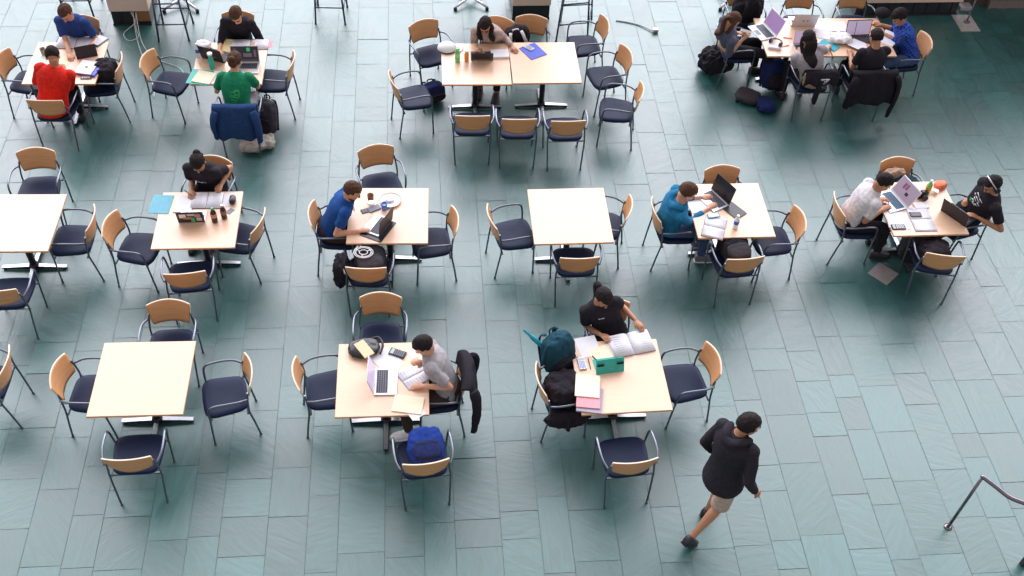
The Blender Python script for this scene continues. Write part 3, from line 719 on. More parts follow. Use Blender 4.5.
def laptop(lb, u, v, yaw, ang=105, w=.325, d=.225, body=None, screen=None, lidback=None, keys=None, marks=None, z=TZ, cat='laptop', backmarks=None, name='laptop'):
    """u, v: centre of the hinge edge; yaw: the way its user looks"""
    body = body or M_ALU; p = at(u, v, z + .012); p.z = z
    r = thing(name, lb, cat, p, yaw)
    g = G(); g.box((0, -d / 2, .008), (w, d, .014), r=.004, seg=2); g.obj('base', body, r)
    g = G(); g.box((0, -d * .34, .0156), (w * .86, d * .50, .0012)); k = g.obj('keyboard', keys or M_GREYK, r)
    if w > .25:
        g = G()
        for j in range(5):
            for i in range(12): g.box((-w * .385 + i * w * .07, -d * .145 - j * d * .095, .0172), (w * .055, d * .07, .002))
        tag(g.obj('keys', M_SHELL if keys is None else M_BLACKM, k), kind='stuff')
        g = G(); g.box((0, -d * .80, .0154), (w * .32, d * .28, .001)); g.obj('touchpad', M_GREYK if body != M_ALU else M_SILVER, r)
    Q = Matrix.Rotation(R(180 - ang), 3, 'X') if False else Matrix.Rotation(R(90 - (ang - 0)), 3, 'X')
    # lid: hinge at origin, standing up; local z up the lid
    def lp(x, y, zz):
        a = R(ang - 90); return Vector((x, math.sin(a) * zz + math.cos(a) * y, .014 + math.cos(a) * zz - math.sin(a) * y))
    a = R(ang - 90); Ql = Matrix(((1, 0, 0), (0, math.cos(a), math.sin(a)), (0, -math.sin(a), math.cos(a))))
    g = G(); g.box(lp(0, 0, d / 2), (w, .007, d), Ql, r=.003, seg=1); lid = g.obj('lid', lidback or body, r)
    g = G(); g.box(lp(0, -.0042, d / 2 + .004), (w * .94, .001, d * .86), Ql); sc_ = g.obj('screen', screen or SCR_BLK, lid)
    if marks:
        for (x, zz, ww, hh, mm) in marks:
            g = G(); g.box(lp(x * w / 2, -.0052, d * (.5 + zz / 2)), (ww * w, .0008, hh * d), Ql); g.obj('window_pane_on_screen' if False else 'screen_image', mm, lid)
    if backmarks:
        for (x, zz, ww, hh, mm) in backmarks:
            g = G(); g.box(lp(x * w / 2, .0042, d * (.5 + zz / 2)), (ww * w, .0008, hh * d), Ql, r=0); g.obj('sticker', mm, lid)
    return r
def bottle(lb, u, v, h=.21, rad=.032, body=None, cap=None, label=None, z=TZ, cat='bottle', group=None, neck=.4, name='drink_bottle'):
    """u, v: the foot of the bottle"""
    p = at(u, v, z)
    r = thing(name, lb, cat, p, 0, group)
    g = G(); g.lathe((0, 0, 0), [(rad * .85, 0), (rad, .008), (rad, h * .25), (rad * .94, h * .3), (rad, h * .36), (rad, h * .62), (rad * .8, h * .74), (rad * neck, h * .84), (rad * neck, h * .90)]); g.obj('bottle_body', body, r)
    g = G(); g.lathe((0, 0, 0), [(rad * neck * 1.25, h * .89), (rad * neck * 1.25, h * .985), (rad * neck * 1.1, h)], 14); g.obj('cap', cap or M_WHITE, r)
    if label:
        g = G(); g.lathe((0, 0, 0), [(rad * 1.02, h * .36), (rad * 1.03, h * .365), (rad * 1.03, h * .61), (rad * 1.02, h * .615)]); g.obj('label_band', label, r)
    return r
def gadget(name, lb, cat, u, v, yaw, w=.07, h=.14, t=.012, body=None, face=None, buttons=False, z=TZ):
    p = at(u, v, z + t); p.z = z
    r = thing(name, lb, cat, p, yaw)
    g = G(); g.box((0, 0, t / 2), (w, h, t), r=.005, seg=2); g.obj('case', body or M_SHELL, r)
    if buttons:
        g = G(); g.box((0, h * .32, t), (w * .78, h * .2, .002)); g.obj('display', mat('lcd_grey', (.38, .44, .42), rough=.3), r)
        g = G()
        for j in range(5):
            for i in range(4): g.box(((i - 1.5) * w * .2, h * .12 - j * h * .12, t + .001), (w * .14, h * .07, .003))
        tag(g.obj('buttons', face or M_WHITE, r), kind='stuff')
    else:
        g = G(); g.box((0, 0, t), (w * .88, h * .84, .0015)); g.obj('glass_face', face or SCR_BLK, r)
    return r
def pen(lb, u, v, yaw, m, z=TZ, l=.14):
    p = at(u, v, z + .006); r = thing('pen', lb, 'pen', p, yaw)
    g = G(); g.tube([(0, -l * .5, 0), (0, -l * .46, 0), (0, l * .1, 0)], [.001, .0042, .0045], n=8); g.obj('barrel', m, r)
    g = G(); g.tube([(0, l * .1, 0), (0, l * .5, 0)], [.0052, .005], n=8); g.box((0, l * .3, .006), (.003, l * .3, .002)); g.obj('cap', m, r)
    return r
def soft(g, c, d, rot=None, e=.62, n=28, m=16, bumpy=.05, f=9, seed=0):
    """superellipsoid bag body"""
    Q = rot or Matrix.Identity(3)
    def pw(x): return math.copysign(abs(x) ** e, x)
    def disp(p):
        u = Vector((p.x / (d[0] / 2), p.y / (d[1] / 2), p.z / (d[2] / 2))); L_ = max(u.length, 1e-6); u /= L_
        mxx = max(abs(u.x), abs(u.y), abs(u.z)); k = (1 / mxx) ** (1 - e)
        u = u * k
        s_ = 1 + bumpy * noise.noise(Vector((u.x * 1.7 + seed, u.y * 1.7, u.z * 1.7)) * f / 5)
        return Vector((u.x * d[0] / 2, u.y * d[1] / 2, u.z * d[2] / 2)) * s_
    g.ell(c, (d[0] / 2, d[1] / 2, d[2] / 2), Q, n, m, disp)
def backpack(lb, u, v, z, yaw, m, accent=None, size=(.31, .20, .45), tilt=(0, 0), pocket=True, seed=0, base=None, strapm=None, name='backpack', cat='backpack'):
    p = at(u, v, z) if base is None else Vector(base)
    r = thing(name, lb, cat, p, yaw)
    w, d, h = size; T = (Matrix.Rotation(R(tilt[0]), 3, 'X') @ Matrix.Rotation(R(tilt[1]), 3, 'Y'))
    # keep its lowest corner on what carries it
    lo = min((T @ Vector((x * w * .42, y * d * .42, zz * h * .47 + h * .5))).z for x in (-1, 1) for y in (-1, 1) for zz in (-1, 1))
    M_ = T.to_4x4(); M_.translation = (0, 0, -lo + .004)
    def NG(): g = G(); g.M = M_; return g
    g = NG(); soft(g, (0, 0, h * .5), (w, d, h), bumpy=.09, seed=seed); g.fused('bag_body', m, r, voxel=.009, it=2, wr=.008, wf=11, seed=seed)
    if pocket:
        g = NG(); soft(g, (0, -d * .47, h * .33), (w * .8, d * .42, h * .48), bumpy=.08, seed=seed + 2); fp = g.fused('front_pocket', accent or m, r, voxel=.009, it=2, wr=.005, seed=seed)
        g = NG(); g.tube(spline([(-w * .33, -d * .66, h * .50), (0, -d * .70, h * .54), (w * .33, -d * .66, h * .50)], 4), .004, n=6); g.obj('zip', M_BLACKM, fp)
    for s in (-1, 1):
        g = NG(); g.tube(spline([(s * w * .2, d * .40, h * .93), (s * w * .24, d * .62, h * .86), (s * w * .27, d * .72, h * .6), (s * w * .30, d * .60, h * .3), (s * w * .38, d * .36, h * .08)], 5), .022, n=10, flat=.35); g.obj('strap', strapm or accent or M_BLK, r)
    g = NG(); g.tube(spline([(-.04, d * .3, h * .96), (-.03, d * .34, h * 1.05), (.03, d * .34, h * 1.05), (.04, d * .3, h * .96)], 5), .009, n=8); g.obj('grab_handle', strapm or accent or M_BLK, r)
    return r
def heap(name, lb, cat, base, yaw, d, m, seed=0, wr=.02, lumps=5, kind_part='folds', extra=None):
    """crumpled cloth"""
    rnd = random.Random(seed); g = G()
    soft(g, (0, 0, d[2] * .5), d, bumpy=.2, seed=seed)
    for i in range(lumps):
        a = rnd.uniform(0, 6.28); soft(g, (math.cos(a) * d[0] * .3, math.sin(a) * d[1] * .3, d[2] * rnd.uniform(.3, .6)), (d[0] * rnd.uniform(.3, .55), d[1] * rnd.uniform(.3, .5), d[2] * rnd.uniform(.5, .8)), rotz(rnd.uniform(0, 180)), seed=seed + i, bumpy=.2)
    o = g.fused(name, m, None, voxel=.010, it=2, wr=wr, wf=13, seed=seed, loc=base, rz=yaw)
    zmin = min(v.co.z for v in o.data.vertices)
    for v in o.data.vertices: v.co.z -= zmin
    return tag(o, lb, cat)
def on_chair(k, x=0, y=0, z=.475):
    c, a = CHR[k]; q = c + rotz(a) @ Vector((x, y, 0)); q.z = z; return q
def jacket_on(k, name, lb, cat, m, wide=.56, drop=.42, inner=.16, sleeves=((-.27, .42), (.27, .36)), lining=None, seed=0, ytop=-.262):
    """garment hung over the back of a chair: a thick sheet over the top edge, sleeves hanging down"""
    c, a = CHR[k]; r = thing(name, lb, cat, c, a)
    prof = []
    for i in range(7): q = i / 6; prof.append((ytop + .075 - .02 * q + .0, .835 - inner * (1 - q) - .0))
    for i in range(1, 6): t = math.pi * i / 6; prof.append((ytop + .0 + .055 * math.cos(t), .837 + .035 * math.sin(t)))
    for i in range(13): q = i / 12; prof.append((ytop - .055 - .035 * math.sin(q * 2.2), .835 - drop * q))
    nx = 28; g = G(); A = []; B = []
    for j, (y, z) in enumerate(prof):
        ra, rb = [], []
        for i in range(nx + 1):
            s = i / nx * 2 - 1; q = max(0, (j - 11)) / 13
            x = s * wide / 2 * (1 + .10 * q) ; bow = -.045 * (1 - s * s)
            wv = .014 * q * math.sin(s * 11 + seed) + .008 * math.sin(s * 5 + seed * 2)
            sag = -.03 * s * s - (.02 * math.sin(s * 6 + seed) * q)
            n_ = noise.noise(Vector((s * 2 + seed, j * .3, 0))) * .012
            yy = y + bow + (wv + n_) * (1 if j > 9 else .4); zz = z + sag
            c_in = Vector((0, 1 if j > 11 else (-1 if j < 7 else 0), -1 if 6 < j < 12 else 0)).normalized() * .014
            ra.append(g.v((x, yy, zz))); rb.append(g.v(Vector((x, yy, zz)) + c_in))
        A.append(ra); B.append(rb)
    nj = len(prof) - 1
    for j in range(nj):
        for i in range(nx):
            g.f((A[j][i], A[j][i + 1], A[j + 1][i + 1], A[j + 1][i])); g.f((B[j][i], B[j + 1][i], B[j + 1][i + 1], B[j][i + 1]))
        for i in (0, nx): g.f((A[j][i], A[j + 1][i], B[j + 1][i], B[j][i]))
    for j in (0, nj):
        for i in range(nx): g.f((A[j][i], B[j][i], B[j][i + 1], A[j][i + 1]))
    g.obj('back_panel', m, r)
    for sx, ln in sleeves:
        g = G(); y0 = ytop - .10
        g.tube(spline([(sx * .86, y0 + .02, .80), (sx, y0 - .01, .70), (sx * 1.06, y0 - .02, .80 - ln * .5), (sx * 1.02, y0 + .01, .80 - ln)], 5), [.05, .056, .06, .06, .06, .058, .056, .054, .053, .052, .05, .05, .048, .047, .046, .045], n=12, flat=.6)
        g.fused('sleeve', m, r, voxel=.01, it=2, wr=.007, seed=seed + sx)
    return r

# ---- table E (two dark bottles)
M_CYAN = mat('cyan_card', (.10, .38, .50), rough=.5); M_PINK = mat('pink_paper', (.85, .33, .38), rough=.7); M_ROY = mat('royal_blue_folder', (.06, .10, .55), rough=.4)
M_TEAL = mat('teal_plastic', (.02, .42, .36), rough=.4); M_COLA = mat('dark_drink', (.045, .018, .018), rough=.15); M_GRN = mat('green_drink', (.16, .62, .16), rough=.15)
M_ORJ = mat('orange_drink', (.80, .30, .04), rough=.2); M_LBLUE = mat('blue_label', (.03, .14, .55), rough=.4); M_CLEAR = mat('clear_plastic', (.75, .82, .90), rough=.08, var=.02)
M_ORANGE = mat('orange_pack', (.85, .20, .10), rough=.5)
paper('folder', 'light blue folder hanging over the left corner of the table', 'folder', 161, 204, 2, .23, .30, .006, M_CYAN)
paper('notebook', 'closed pale notebook with ruled pages beneath the writing hand', 'notebook', 184, 204, 3, .20, .26, .012, M_PAPER)
open_book('open_notebook', 'open white notebook in front of the writing person with a tied hair bun', 207, 200, 6, .17, .25, lines=9)
laptop('small laptop covered in dark stickers, its back towards us', 192, 222.5, 188, 100, .29, .19, body=M_ALU, lidback=M_SHELL, backmarks=[(-.55, .35, .22, .3, mat('st1', (.45, .30, .30))), (-.1, .5, .3, .2, M_ALU), (.55, .3, .25, .35, M_PAPER), (-.15, -.45, .14, .4, mat('st2', (.05, .55, .15))), (.2, -.1, .35, .2, mat('st3', (.5, .22, .15))), (-.62, -.35, .2, .3, mat('st4', (.6, .5, .5)))])
bottle('dark drink bottle with a green cap, the nearer of two bottles', 215, 221.5, .21, .034, M_COLA, M_TEAL, mat('st5', (.55, .25, .22)))
bottle('dark drink bottle with a pale cap, further back by the pencil case', 224.5, 218, .20, .033, M_COLA, M_ALU, mat('st6', (.25, .12, .10)))
g = G(); soft(g, (0, 0, .035), (.075, .13, .07), bumpy=.02); p = at(233, 202, TZ); tag(g.obj('pencil_case', M_BLKP, loc=p, rz=5), 'rounded black case at the corner of the table', 'case')
paper('card', 'small card and keys beside the second dark bottle', 'card', 230, 211, -30, .06, .09, .004, M_GREYK)
paper('loose_sheet', 'loose white sheet under the black pencil case', 'paper', 226, 200, 8, .16, .22, .002)
pen('pen held over the closed pale notebook', 188.5, 193, 55, M_BLKP, z=.79)
# ---- table F
laptop('silver laptop on a black sleeve, turned towards the man in blue', 385.6, 228, -112, 97, .31, .22, lidback=M_SHELL, z=TZ + .008)
paper('laptop_sleeve', 'black sleeve under the silver laptop', 'sleeve', 378, 228.5, -112, .35, .27, .008, M_BLKP)
g0 = thing('plate', 'round white plate with a crumpled napkin on the table', 'plate', at(390.5, 201.5, TZ), 0)
g = G(); g.lathe((0, 0, 0), [(.06, 0), (.065, .004), (.075, .008), (.118, .020), (.120, .024), (.112, .021), (.07, .011), (.0005, .010)], 36); g.obj('dish', M_WHITE, g0)
g = G(); g.tube([(.120 * math.cos(a), .120 * math.sin(a), .024) for a in (2 * math.pi * k / 40 for k in range(41))], .0022, n=6); g.obj('rim', mat('dark_rim', (.20, .10, .10), rough=.3), g0)
p = at(390, 200, TZ + .015); heap('napkin', 'crumpled pale napkin lying on the white plate', 'napkin', p, 20, (.11, .09, .022), mat('napkin_paper', (.74, .70, .76)), seed=4, wr=.006, lumps=3)
def cup(lb, u, v, h, r1, r2, m, drink=None, name='cup', handle=False):
    r = thing(name, lb, 'cup', at(u, v, TZ), 0)
    g = G(); g.lathe((0, 0, 0), [(r1 * .9, 0), (r1, .004), (r2, h), (r2 - .003, h), (r1 - .003, .008), (.0005, .007)], 24); g.obj('cup_wall', m, r)
    if drink: g = G(); g.lathe((0, 0, 0), [(r1 * .8, h * .08), (r1 * .96, h * .1), (r1 + (r2 - r1) * .72 - .003, h * .72), (.0005, h * .722)], 24); g.obj('drink', drink, r)
    if handle:
        g = G(); g.tube(spline([(r2 - .004, 0, h * .8), (r2 + .03, 0, h * .75), (r2 + .03, 0, h * .35), (r1 - .004, 0, h * .25)], 5), .006, n=8); g.obj('handle', m, r)
    return r
M_AMBER = mat('iced_coffee', (.30, .13, .05), rough=.2)
cup('glass of brown iced coffee near the man in blue polo', 371, 203, .125, .028, .038, M_AMBER, name='coffee_cup')
g = G(); g.lathe(at(371, 203, TZ + .1255), [(.0005, 0), (.040, 0), (.041, .006), (.034, .010), (.0005, .011)], 24); tag(g.obj('cup_lid', M_CLEAR), 'clear lid on the brown iced coffee', 'lid')
cup('short blue tumbler in front of the white plate', 384.5, 209, .085, .032, .036, mat('blue_tumbler', (.10, .28, .72), rough=.2), drink=M_CLEAR, name='tumbler')
gadget('phone', 'dark phone beside the blue tumbler', 'phone', 367, 210, -62, .07, .14, .009)
paper('wallet', 'worn grey wallet lying across the phone', 'wallet', 374, 208, -55, .08, .14, .014, M_GREYK)
# ---- table H
laptop('open laptop with a black screen standing at an angle on the table', 720, 197, -55, 104, .33, .23, body=M_ALU, lidback=M_SHELL)

paper('tablet', 'flat black tablet case behind the water bottle', 'tablet', 734, 210, 42, .17, .25, .012, M_BLKP)
open_book('open_textbook', 'thick open textbook at the near left corner of the table', 714.5, 226.5, -104, .17, .24, .022, cover=mat('red_cover', (.40, .14, .12)))
gadget('phone', 'pale blue phone lying on the open textbook', 'phone', 713.5, 215, -75, .07, .15, .010, body=mat('blue_case', (.10, .25, .38)), face=mat('pale_glass', (.55, .66, .74), rough=.2), z=TZ + .028)
bottle('clear water bottle with a blue label, near the textbook', 735, 228, .20, .031, M_CLEAR, M_WHITE, M_LBLUE, neck=.45, name='water_bottle')
paper('loose_sheets', 'loose white sheets under the arm of the bright blue jacket', 'paper', 701, 204, -70, .24, .32, .004)
# ---- table I
laptop('silver laptop with a bright screen, close to the white shirt', 899, 199, -66, 122, .34, .24, keys=mat('blue_keys', (.10, .35, .55)), screen=screen_mat('mauve_screen', (.36, .28, .37), .12), marks=[(-.35, .3, .10, .3, mat('maroon', (.22, .08, .14))), (-.1, .35, .10, .3, mat('maroon', (.22, .08, .14))), (.2, -.2, .14, .16, M_SHELL)])
laptop('black laptop of the headphones wearer, its dark back towards the table', 953, 218, 130, 104, .35, .21, body=M_SHELL, keys=M_GREYK)
open_book('binder', 'large open ring binder in the middle of the crowded table', 921.5, 219, 96, .19, .25, .010, cover=mat('lavender_card', (.22, .22, .40)), cat='binder')
paper('loose_sheets', 'white sheets between the silver laptop and the binder', 'paper', 898, 220, -2, .25, .27, .004)
gadget('phone', 'black phone lying on the open binder', 'phone', 915.5, 214, 96, .075, .14, .010, z=TZ + .016)
gadget('calculator', 'dark calculator at the near left edge of the crowded table', 'calculator', 898.5, 226.5, 97, .08, .16, .014, body=M_BLACKM, buttons=True)
paper('closed_book', 'slim white book behind the binder', 'book', 921, 205, 100, .10, .17, .015, M_PAPER)
bottle('juice bottle, orange above and green below, at the far edge', 926, 194, .22, .034, M_GRN, M_WHITE, M_ORJ, name='juice_bottle')
p = at(921, 197, TZ); g0 = thing('camera', 'small black camera beside the juice bottle', 'camera', p, 20)
g = G(); g.box((0, 0, .04), (.13, .06, .08), r=.012); g.box((0, 0, .088), (.05, .05, .025), r=.006); g.obj('camera_body', M_BLKP, g0)
g = G(); g.tube([(0, -.03, .04), (0, -.085, .04)], [.034, .031], n=20); g.obj('lens', M_SHELL, g0)
g = G(); g.tube([(0, -.0855, .04), (0, -.087, .04)], [.024, .023], n=20); g.obj('lens_glass', SCR_BLK, g0)
heap('snack_bag', 'orange red snack bag at the far right corner', 'snack bag', at(939, 187, TZ), 30, (.17, .12, .07), M_ORANGE, seed=9, wr=.008, lumps=2)
paper('receipt', 'small white wrapper leaning on the orange snack bag', 'paper', 935, 190, 60, .06, .09, .012, M_PAPER, z=TZ + .03)
paper('paper_sheet', 'square grey sheet lying alone on the floor by the crowded table', 'paper', 883, 273.5, 48, .27, .27, .003, mat('grey_card', (.30, .27, .27)), z=.003)
pen('thin red pen held by the white shirt over the silver laptop', 879, 196, -60, mat('maroon', (.22, .08, .14)), z=.80)
# ---- table J
open_book('open_notebook', 'wide open notebook under the arms of the blue tee', 76, 42, 185, .24, .26, cover=M_BLKP, lines=8)
paper('clipboard', 'dark clipboard with a white sheet at the far right corner', 'clipboard', 98, 41, -25, .17, .22, .008, M_BLKP)
paper('loose_sheet', 'white sheet clipped on the dark clipboard', 'paper', 98.5, 40, -25, .14, .19, .002, z=TZ + .008)
laptop('black laptop tilted behind the white folder, dark side to us', 87.5, 57, 206, 70, .26, .15, body=M_SHELL)
paper('ring_binder', 'blue ring binder underneath a white folder at the right edge', 'binder', 90, 67.5, -8, .25, .29, .03, M_ROY)
g0 = paper('white_folder', 'white folder with a small grey emblem on the blue binder', 'folder', 86.5, 67, -6, .22, .27, .012, mat('off_white', (.80, .74, .72)), z=TZ + .03)
g = G(); g.lathe((0, .0, .0122), [(.0005, 0), (.018, 0), (.018, .001), (.0005, .001)], 16); g.obj('emblem', M_GREYK, g0)
gadget('calculator', 'small calculator at the near edge by the white folder', 'calculator', 86, 77, 98, .07, .13, .012, buttons=True)
cup('small mug with a dark rim left of the red shirt', 44, 54, .085, .030, .036, mat('mug_olive', (.34, .33, .22), rough=.3), drink=M_COLA, name='mug', handle=True)
paper('loose_sheet', 'pale green sheet left of the red shirt', 'paper', 38, 62, 5, .21, .25, .003, mat('mint_paper', (.62, .80, .72)))
paper('loose_sheet', 'plain sheet under the hands of the red shirt', 'paper', 62, 60, 0, .21, .28, .003, M_CREAM)
# ---- table K
laptop('open laptop with a busy dark screen facing the green shirt', 246, 62.5, 6, 100, .36, .235, screen=screen_mat('dark_game_screen', (.035, .03, .05), .5), marks=[(-.7, .2, .10, .5, mat('st7', (.18, .12, .16))), (.27, .55, .12, .22, screen_mat('green_window', (.05, .55, .22), .5)), (.18, -.1, .3, .22, mat('st8', (.30, .24, .32))), (0, -.7, .8, .10, mat('st9', (.16, .12, .18))), (.72, .1, .08, .4, mat('st10', (.28, .2, .3)))])
laptop('black laptop with its back to us, behind the green bottle', 213, 60, 164, 104, .33, .22, body=M_SHELL, backmarks=[(-.3, -.35, .14, .10, mat('red_dot', (.6, .03, .05)))])
bottle('bright green bottle with a white top in front of the black laptop', 212.5, 68.5, .24, .034, M_TEAL, M_WHITE, None, neck=.8, name='sports_bottle')
bottle('water bottle with a blue label at the left edge of the table', 199, 56.5, .20, .033, M_CLEAR, M_WHITE, M_LBLUE, name='water_bottle')
paper('plastic_folder', 'teal folder with papers hanging off the near left corner', 'folder', 200, 77, -4, .28, .30, .006, M_TEAL)
paper('paper_stack', 'stack of cream papers lying on the teal folder', 'papers', 204, 77, -10, .24, .24, .012, M_CREAM, z=TZ + .006)
paper('loose_sheet', 'white sheet next to the cream papers, by the green shirt', 'paper', 217, 77, 6, .18, .26, .003)
paper('envelope', 'yellow envelope beneath the long black sleeve', 'envelope', 226, 45, 2, .20, .26, .005, mat('yellow_paper', (.85, .68, .34), rough=.7))
open_book('open_notebook', 'wide open notebook at the far edge in front of the black sleeves', 250, 44, 6, .235, .20, lines=7)
paper('sticky_note', 'pink sheet poking out at the far right corner', 'paper', 268, 44, 3, .11, .15, .004, M_PINK)
heap('tissue', 'crumpled white tissue at the far left corner', 'tissue', at(204, 47, TZ), 0, (.20, .15, .07), M_PAPER, seed=6, wr=.012, lumps=4)
pen('dark pen lying on the yellow envelope', 225, 52.5, 80, M_BLKP, z=TZ + .006)
# ---- table L
laptop('tablet in a black stand with its back to us, before the long haired woman', 482, 60, 186, 118, .29, .19, body=M_SHELL, lidback=M_SHELL, name='tablet_computer', cat='tablet', backmarks=[(0, -.93, .98, .05, M_ALU)])
bottle('bright green bottle at the left of the double table', 457.5, 61.5, .215, .033, M_GRN, mat('pale_green', (.35, .75, .40)), mat('lime', (.30, .75, .30)), neck=.7, name='sports_bottle')
bottle('orange drink bottle next to the bright green bottle', 466.5, 61, .17, .030, M_ORJ, M_WHITE, None, neck=.85, name='juice_bottle')
g0 = thing('cap', 'white cap with a dark edge lying at the left end of the double table', 'cap', at(447, 49, TZ), 100)
g = G(); g.ell((0, 0, .02), (.115, .13, .075), None, 28, 16, lambda p: Vector((p.x, p.y, max(p.z, -.018)))); g.obj('crown', M_WHITE, g0)
g = G(); g.ell((0, -.13, .008), (.095, .09, .006)); g.obj('brim', M_WHITE, g0)
g = G(); g.lathe((0, 0, 0), [(.125, .002), (.128, .004), (.128, .014), (.124, .016)], 28); g.obj('dark_band', mat('navy_band', (.03, .03, .12)), g0)
paper('notebook', 'slim white notebook lying between the tablet and the blue folder', 'notebook', 500, 53, 8, .24, .17, .03, M_PAPER)
paper('folder', 'royal blue folder lying slanted on the double table', 'folder', 533, 51, 36, .25, .30, .008, M_ROY)
gadget('calculator', 'grey calculator lying on the royal blue folder', 'calculator', 528.5, 47, 52, .08, .15, .014, body=M_ALU, face=M_GREYK, buttons=True, z=TZ + .008)
# ---- tables M
laptop('white laptop with a mauve screen, open at the left end', 769.8, 30, -65, 112, .36, .25, body=M_WHITE, keys=M_GREYK, screen=screen_mat('mauve_glow', (.36, .22, .46), .5))
laptop('silver laptop standing with its back to us, small emblem on the lid', 803, 26, 184, 105, .34, .23, backmarks=[(-.2, -.1, .07, .12, mat('emblem_a', (.35, .18, .14))), (.15, -.1, .07, .12, mat('emblem_a', (.35, .18, .14)))])
laptop('laptop with a mauve screen half hidden by the long dark hair', 803, 44.5, 6, 98, .29, .20, screen=screen_mat('mauve_light', (.62, .52, .72), .5))
laptop('black laptop with a two page mauve screen facing the black tee', 857, 36, 10, 102, .36, .235, body=M_SHELL, screen=screen_mat('mauve_light', (.62, .52, .72), .5), marks=[(-.25, 0, .02, .8, M_SHELL)])
g0 = thing('headphones', 'black headphones lying on a small box at the left end of the tables', 'headphones', at(776, 43, TZ + .045), -35)
def headset(r, rad, m, pm, lying=True):
    g = G(); P_ = [Vector((rad * math.cos(a), rad * 1.1 * math.sin(a), .012 if lying else 0)) for a in (math.pi * k / 16 for k in range(17))]
    g.tube(P_, .012, n=8, flat=.6); g.obj('headband', m, r)
    for s in (-1, 1):
        g = G(); g.tube([(s * (rad - .012), -.01, .012), (s * (rad + .012), -.01, .012)], .036, n=18, round_ends=False); c = g.obj('ear_cup', m, r)
        g = G(); g.tube([(s * (rad - .026), -.01, .012), (s * (rad - .012), -.01, .012)], [.028, .034], n=18); g.obj('cushion', pm, c)
headset(g0, .078, M_BLKP, M_GREYK)
paper('small_box', 'flat white box under the black headphones', 'box', 775, 45, -8, .17, .13, .035, M_PAPER)
for (u, v, a) in ((785, 46, -70), (788, 38, 85)): pen('red marker ' + ('nearer to us' if v > 40 else 'further away') + ' between the headphones and the mauve screen', u, v, a, mat('red_marker', (.75, .05, .04)), l=.13)
heap('plastic_bag', 'crumpled white plastic bag in the middle of the joined tables', 'plastic bag', at(840, 41, TZ), 10, (.30, .24, .09), mat('white_bag', (.80, .76, .78), rough=.4), seed=14, wr=.014, lumps=6)
paper('folder', 'turquoise folder right of the long dark hair', 'folder', 829, 45, 50, .15, .26, .01, mat('turquoise', (.03, .42, .55)))
paper('paper_stack', 'spread of white papers behind the plastic bag', 'papers', 832, 26, 4, .42, .24, .008)
paper('paper_stack', 'white papers beside the small emblem laptop', 'papers', 822, 34, -12, .26, .21, .006)
paper('magazine', 'white magazine with a red spot held by the black tee man', 'magazine', 859, 45, 55, .20, .26, .006, M_PAPER, z=TZ + .03)
paper('paper_stack', 'big white papers in front of the blue plaid shirt', 'papers', 889, 38, -35, .24, .34, .006)
pen('red pen in the hand of the blue plaid shirt', 872, 21, -50, mat('red_marker', (.75, .05, .04)), z=.80)
# ---- table B
laptop('silver laptop with a bright screen facing the person in grey', 374.5, 381.5, 95, 104, .33, .225, screen=screen_mat('mauve_light', (.62, .52, .72), .5))
g0 = thing('leather_bag', 'black leather bag lying at the far left corner with a wooden box on it', 'bag', at(364, 350, TZ), 20)
g = G(); soft(g, (0, 0, .035), (.32, .24, .07), bumpy=.12, seed=3); g.fused('bag_body', M_BLKP, g0, voxel=.007, it=2, wr=.008, seed=3)
g = G(); g.tube(spline([(.10, .10, .03), (.17, .08, .05), (.19, -.02, .05), (.14, -.12, .03)], 5), .012, n=8); g.obj('strap', M_BLKP, g0)
paper('wooden_box', 'thin light wood box lying on the black bag', 'box', 364, 348.5, 40, .11, .21, .018, mat('light_wood', (.78, .55, .34), stretch=(1, 8, 1)), z=TZ + .068)
gadget('calculator', 'large dark calculator at the far side of the table in front', 'calculator', 397.5, 352.5, 72, .085, .17, .02, body=M_BLACKM, face=M_GREYK, buttons=True)
paper('loose_sheets', 'two white sheets behind the silver laptop of the person in grey', 'paper', 387, 360.5, 48, .22, .30, .003)
paper('paper_scrap', 'small white card between the calculator and the person in grey', 'card', 412.5, 354, 30, .07, .12, .004)
open_book('open_notebook', 'notebook under the hand of the person in grey', 414, 375.5, 128, .12, .26, .012, cover=mat('mauve_cover', (.35, .25, .38)), lines=7)
paper('paper_stack', 'cream papers at the near right corner of the table', 'papers', 408, 404, -4, .29, .20, .012, M_CREAM)
paper('loose_sheet', 'white sheet sticking out from under the cream papers at the edge', 'paper', 414, 410, 38, .15, .20, .002)
# ---- table C
open_book('binder', 'large open binder with many pages turned by the woman in black', 631, 342.5, 18, .22, .27, .03, cover=mat('blue_binder_cover', (.16, .22, .52)), cat='binder', lines=8)
paper('loose_sheet', 'grey white sheet at the far left corner next to the binder', 'paper', 588, 346.5, 18, .22, .26, .004)
paper('paper_stack', 'cream papers under the pen and the green box lid', 'papers', 605, 356.5, 28, .27, .28, .006, M_CREAM)
gadget('calculator', 'silver calculator at the left edge of the binder table', 'calculator', 582, 363, 12, .075, .15, .02, body=M_ALU, face=M_LBLUE, buttons=True)
pen('black pen lying on the cream papers', 596, 359.5, 40, M_BLKP, z=TZ + .007, l=.12)
pen('black pen standing out beside the silver calculator', 589.5, 364, 12, M_BLKP, l=.14)
g0 = thing('tablet_computer', 'tablet in an emerald green cover standing upright on the table', 'tablet', at(610.5, 374, TZ), 14)
Qt = Matrix.Rotation(R(-22), 3, 'X')
g = G(); g.box((0, .045, .075), (.29, .010, .165), Qt, r=.004); g.obj('cover', M_TEAL, g0)
g = G(); g.box((0, .052, .077), (.26, .004, .14), Qt); g.obj('screen', SCR_BLK, g0)
g = G(); g.box((0, .12, .006), (.27, .16, .010), r=.004); g.obj('stand_flap', M_TEAL, g0)
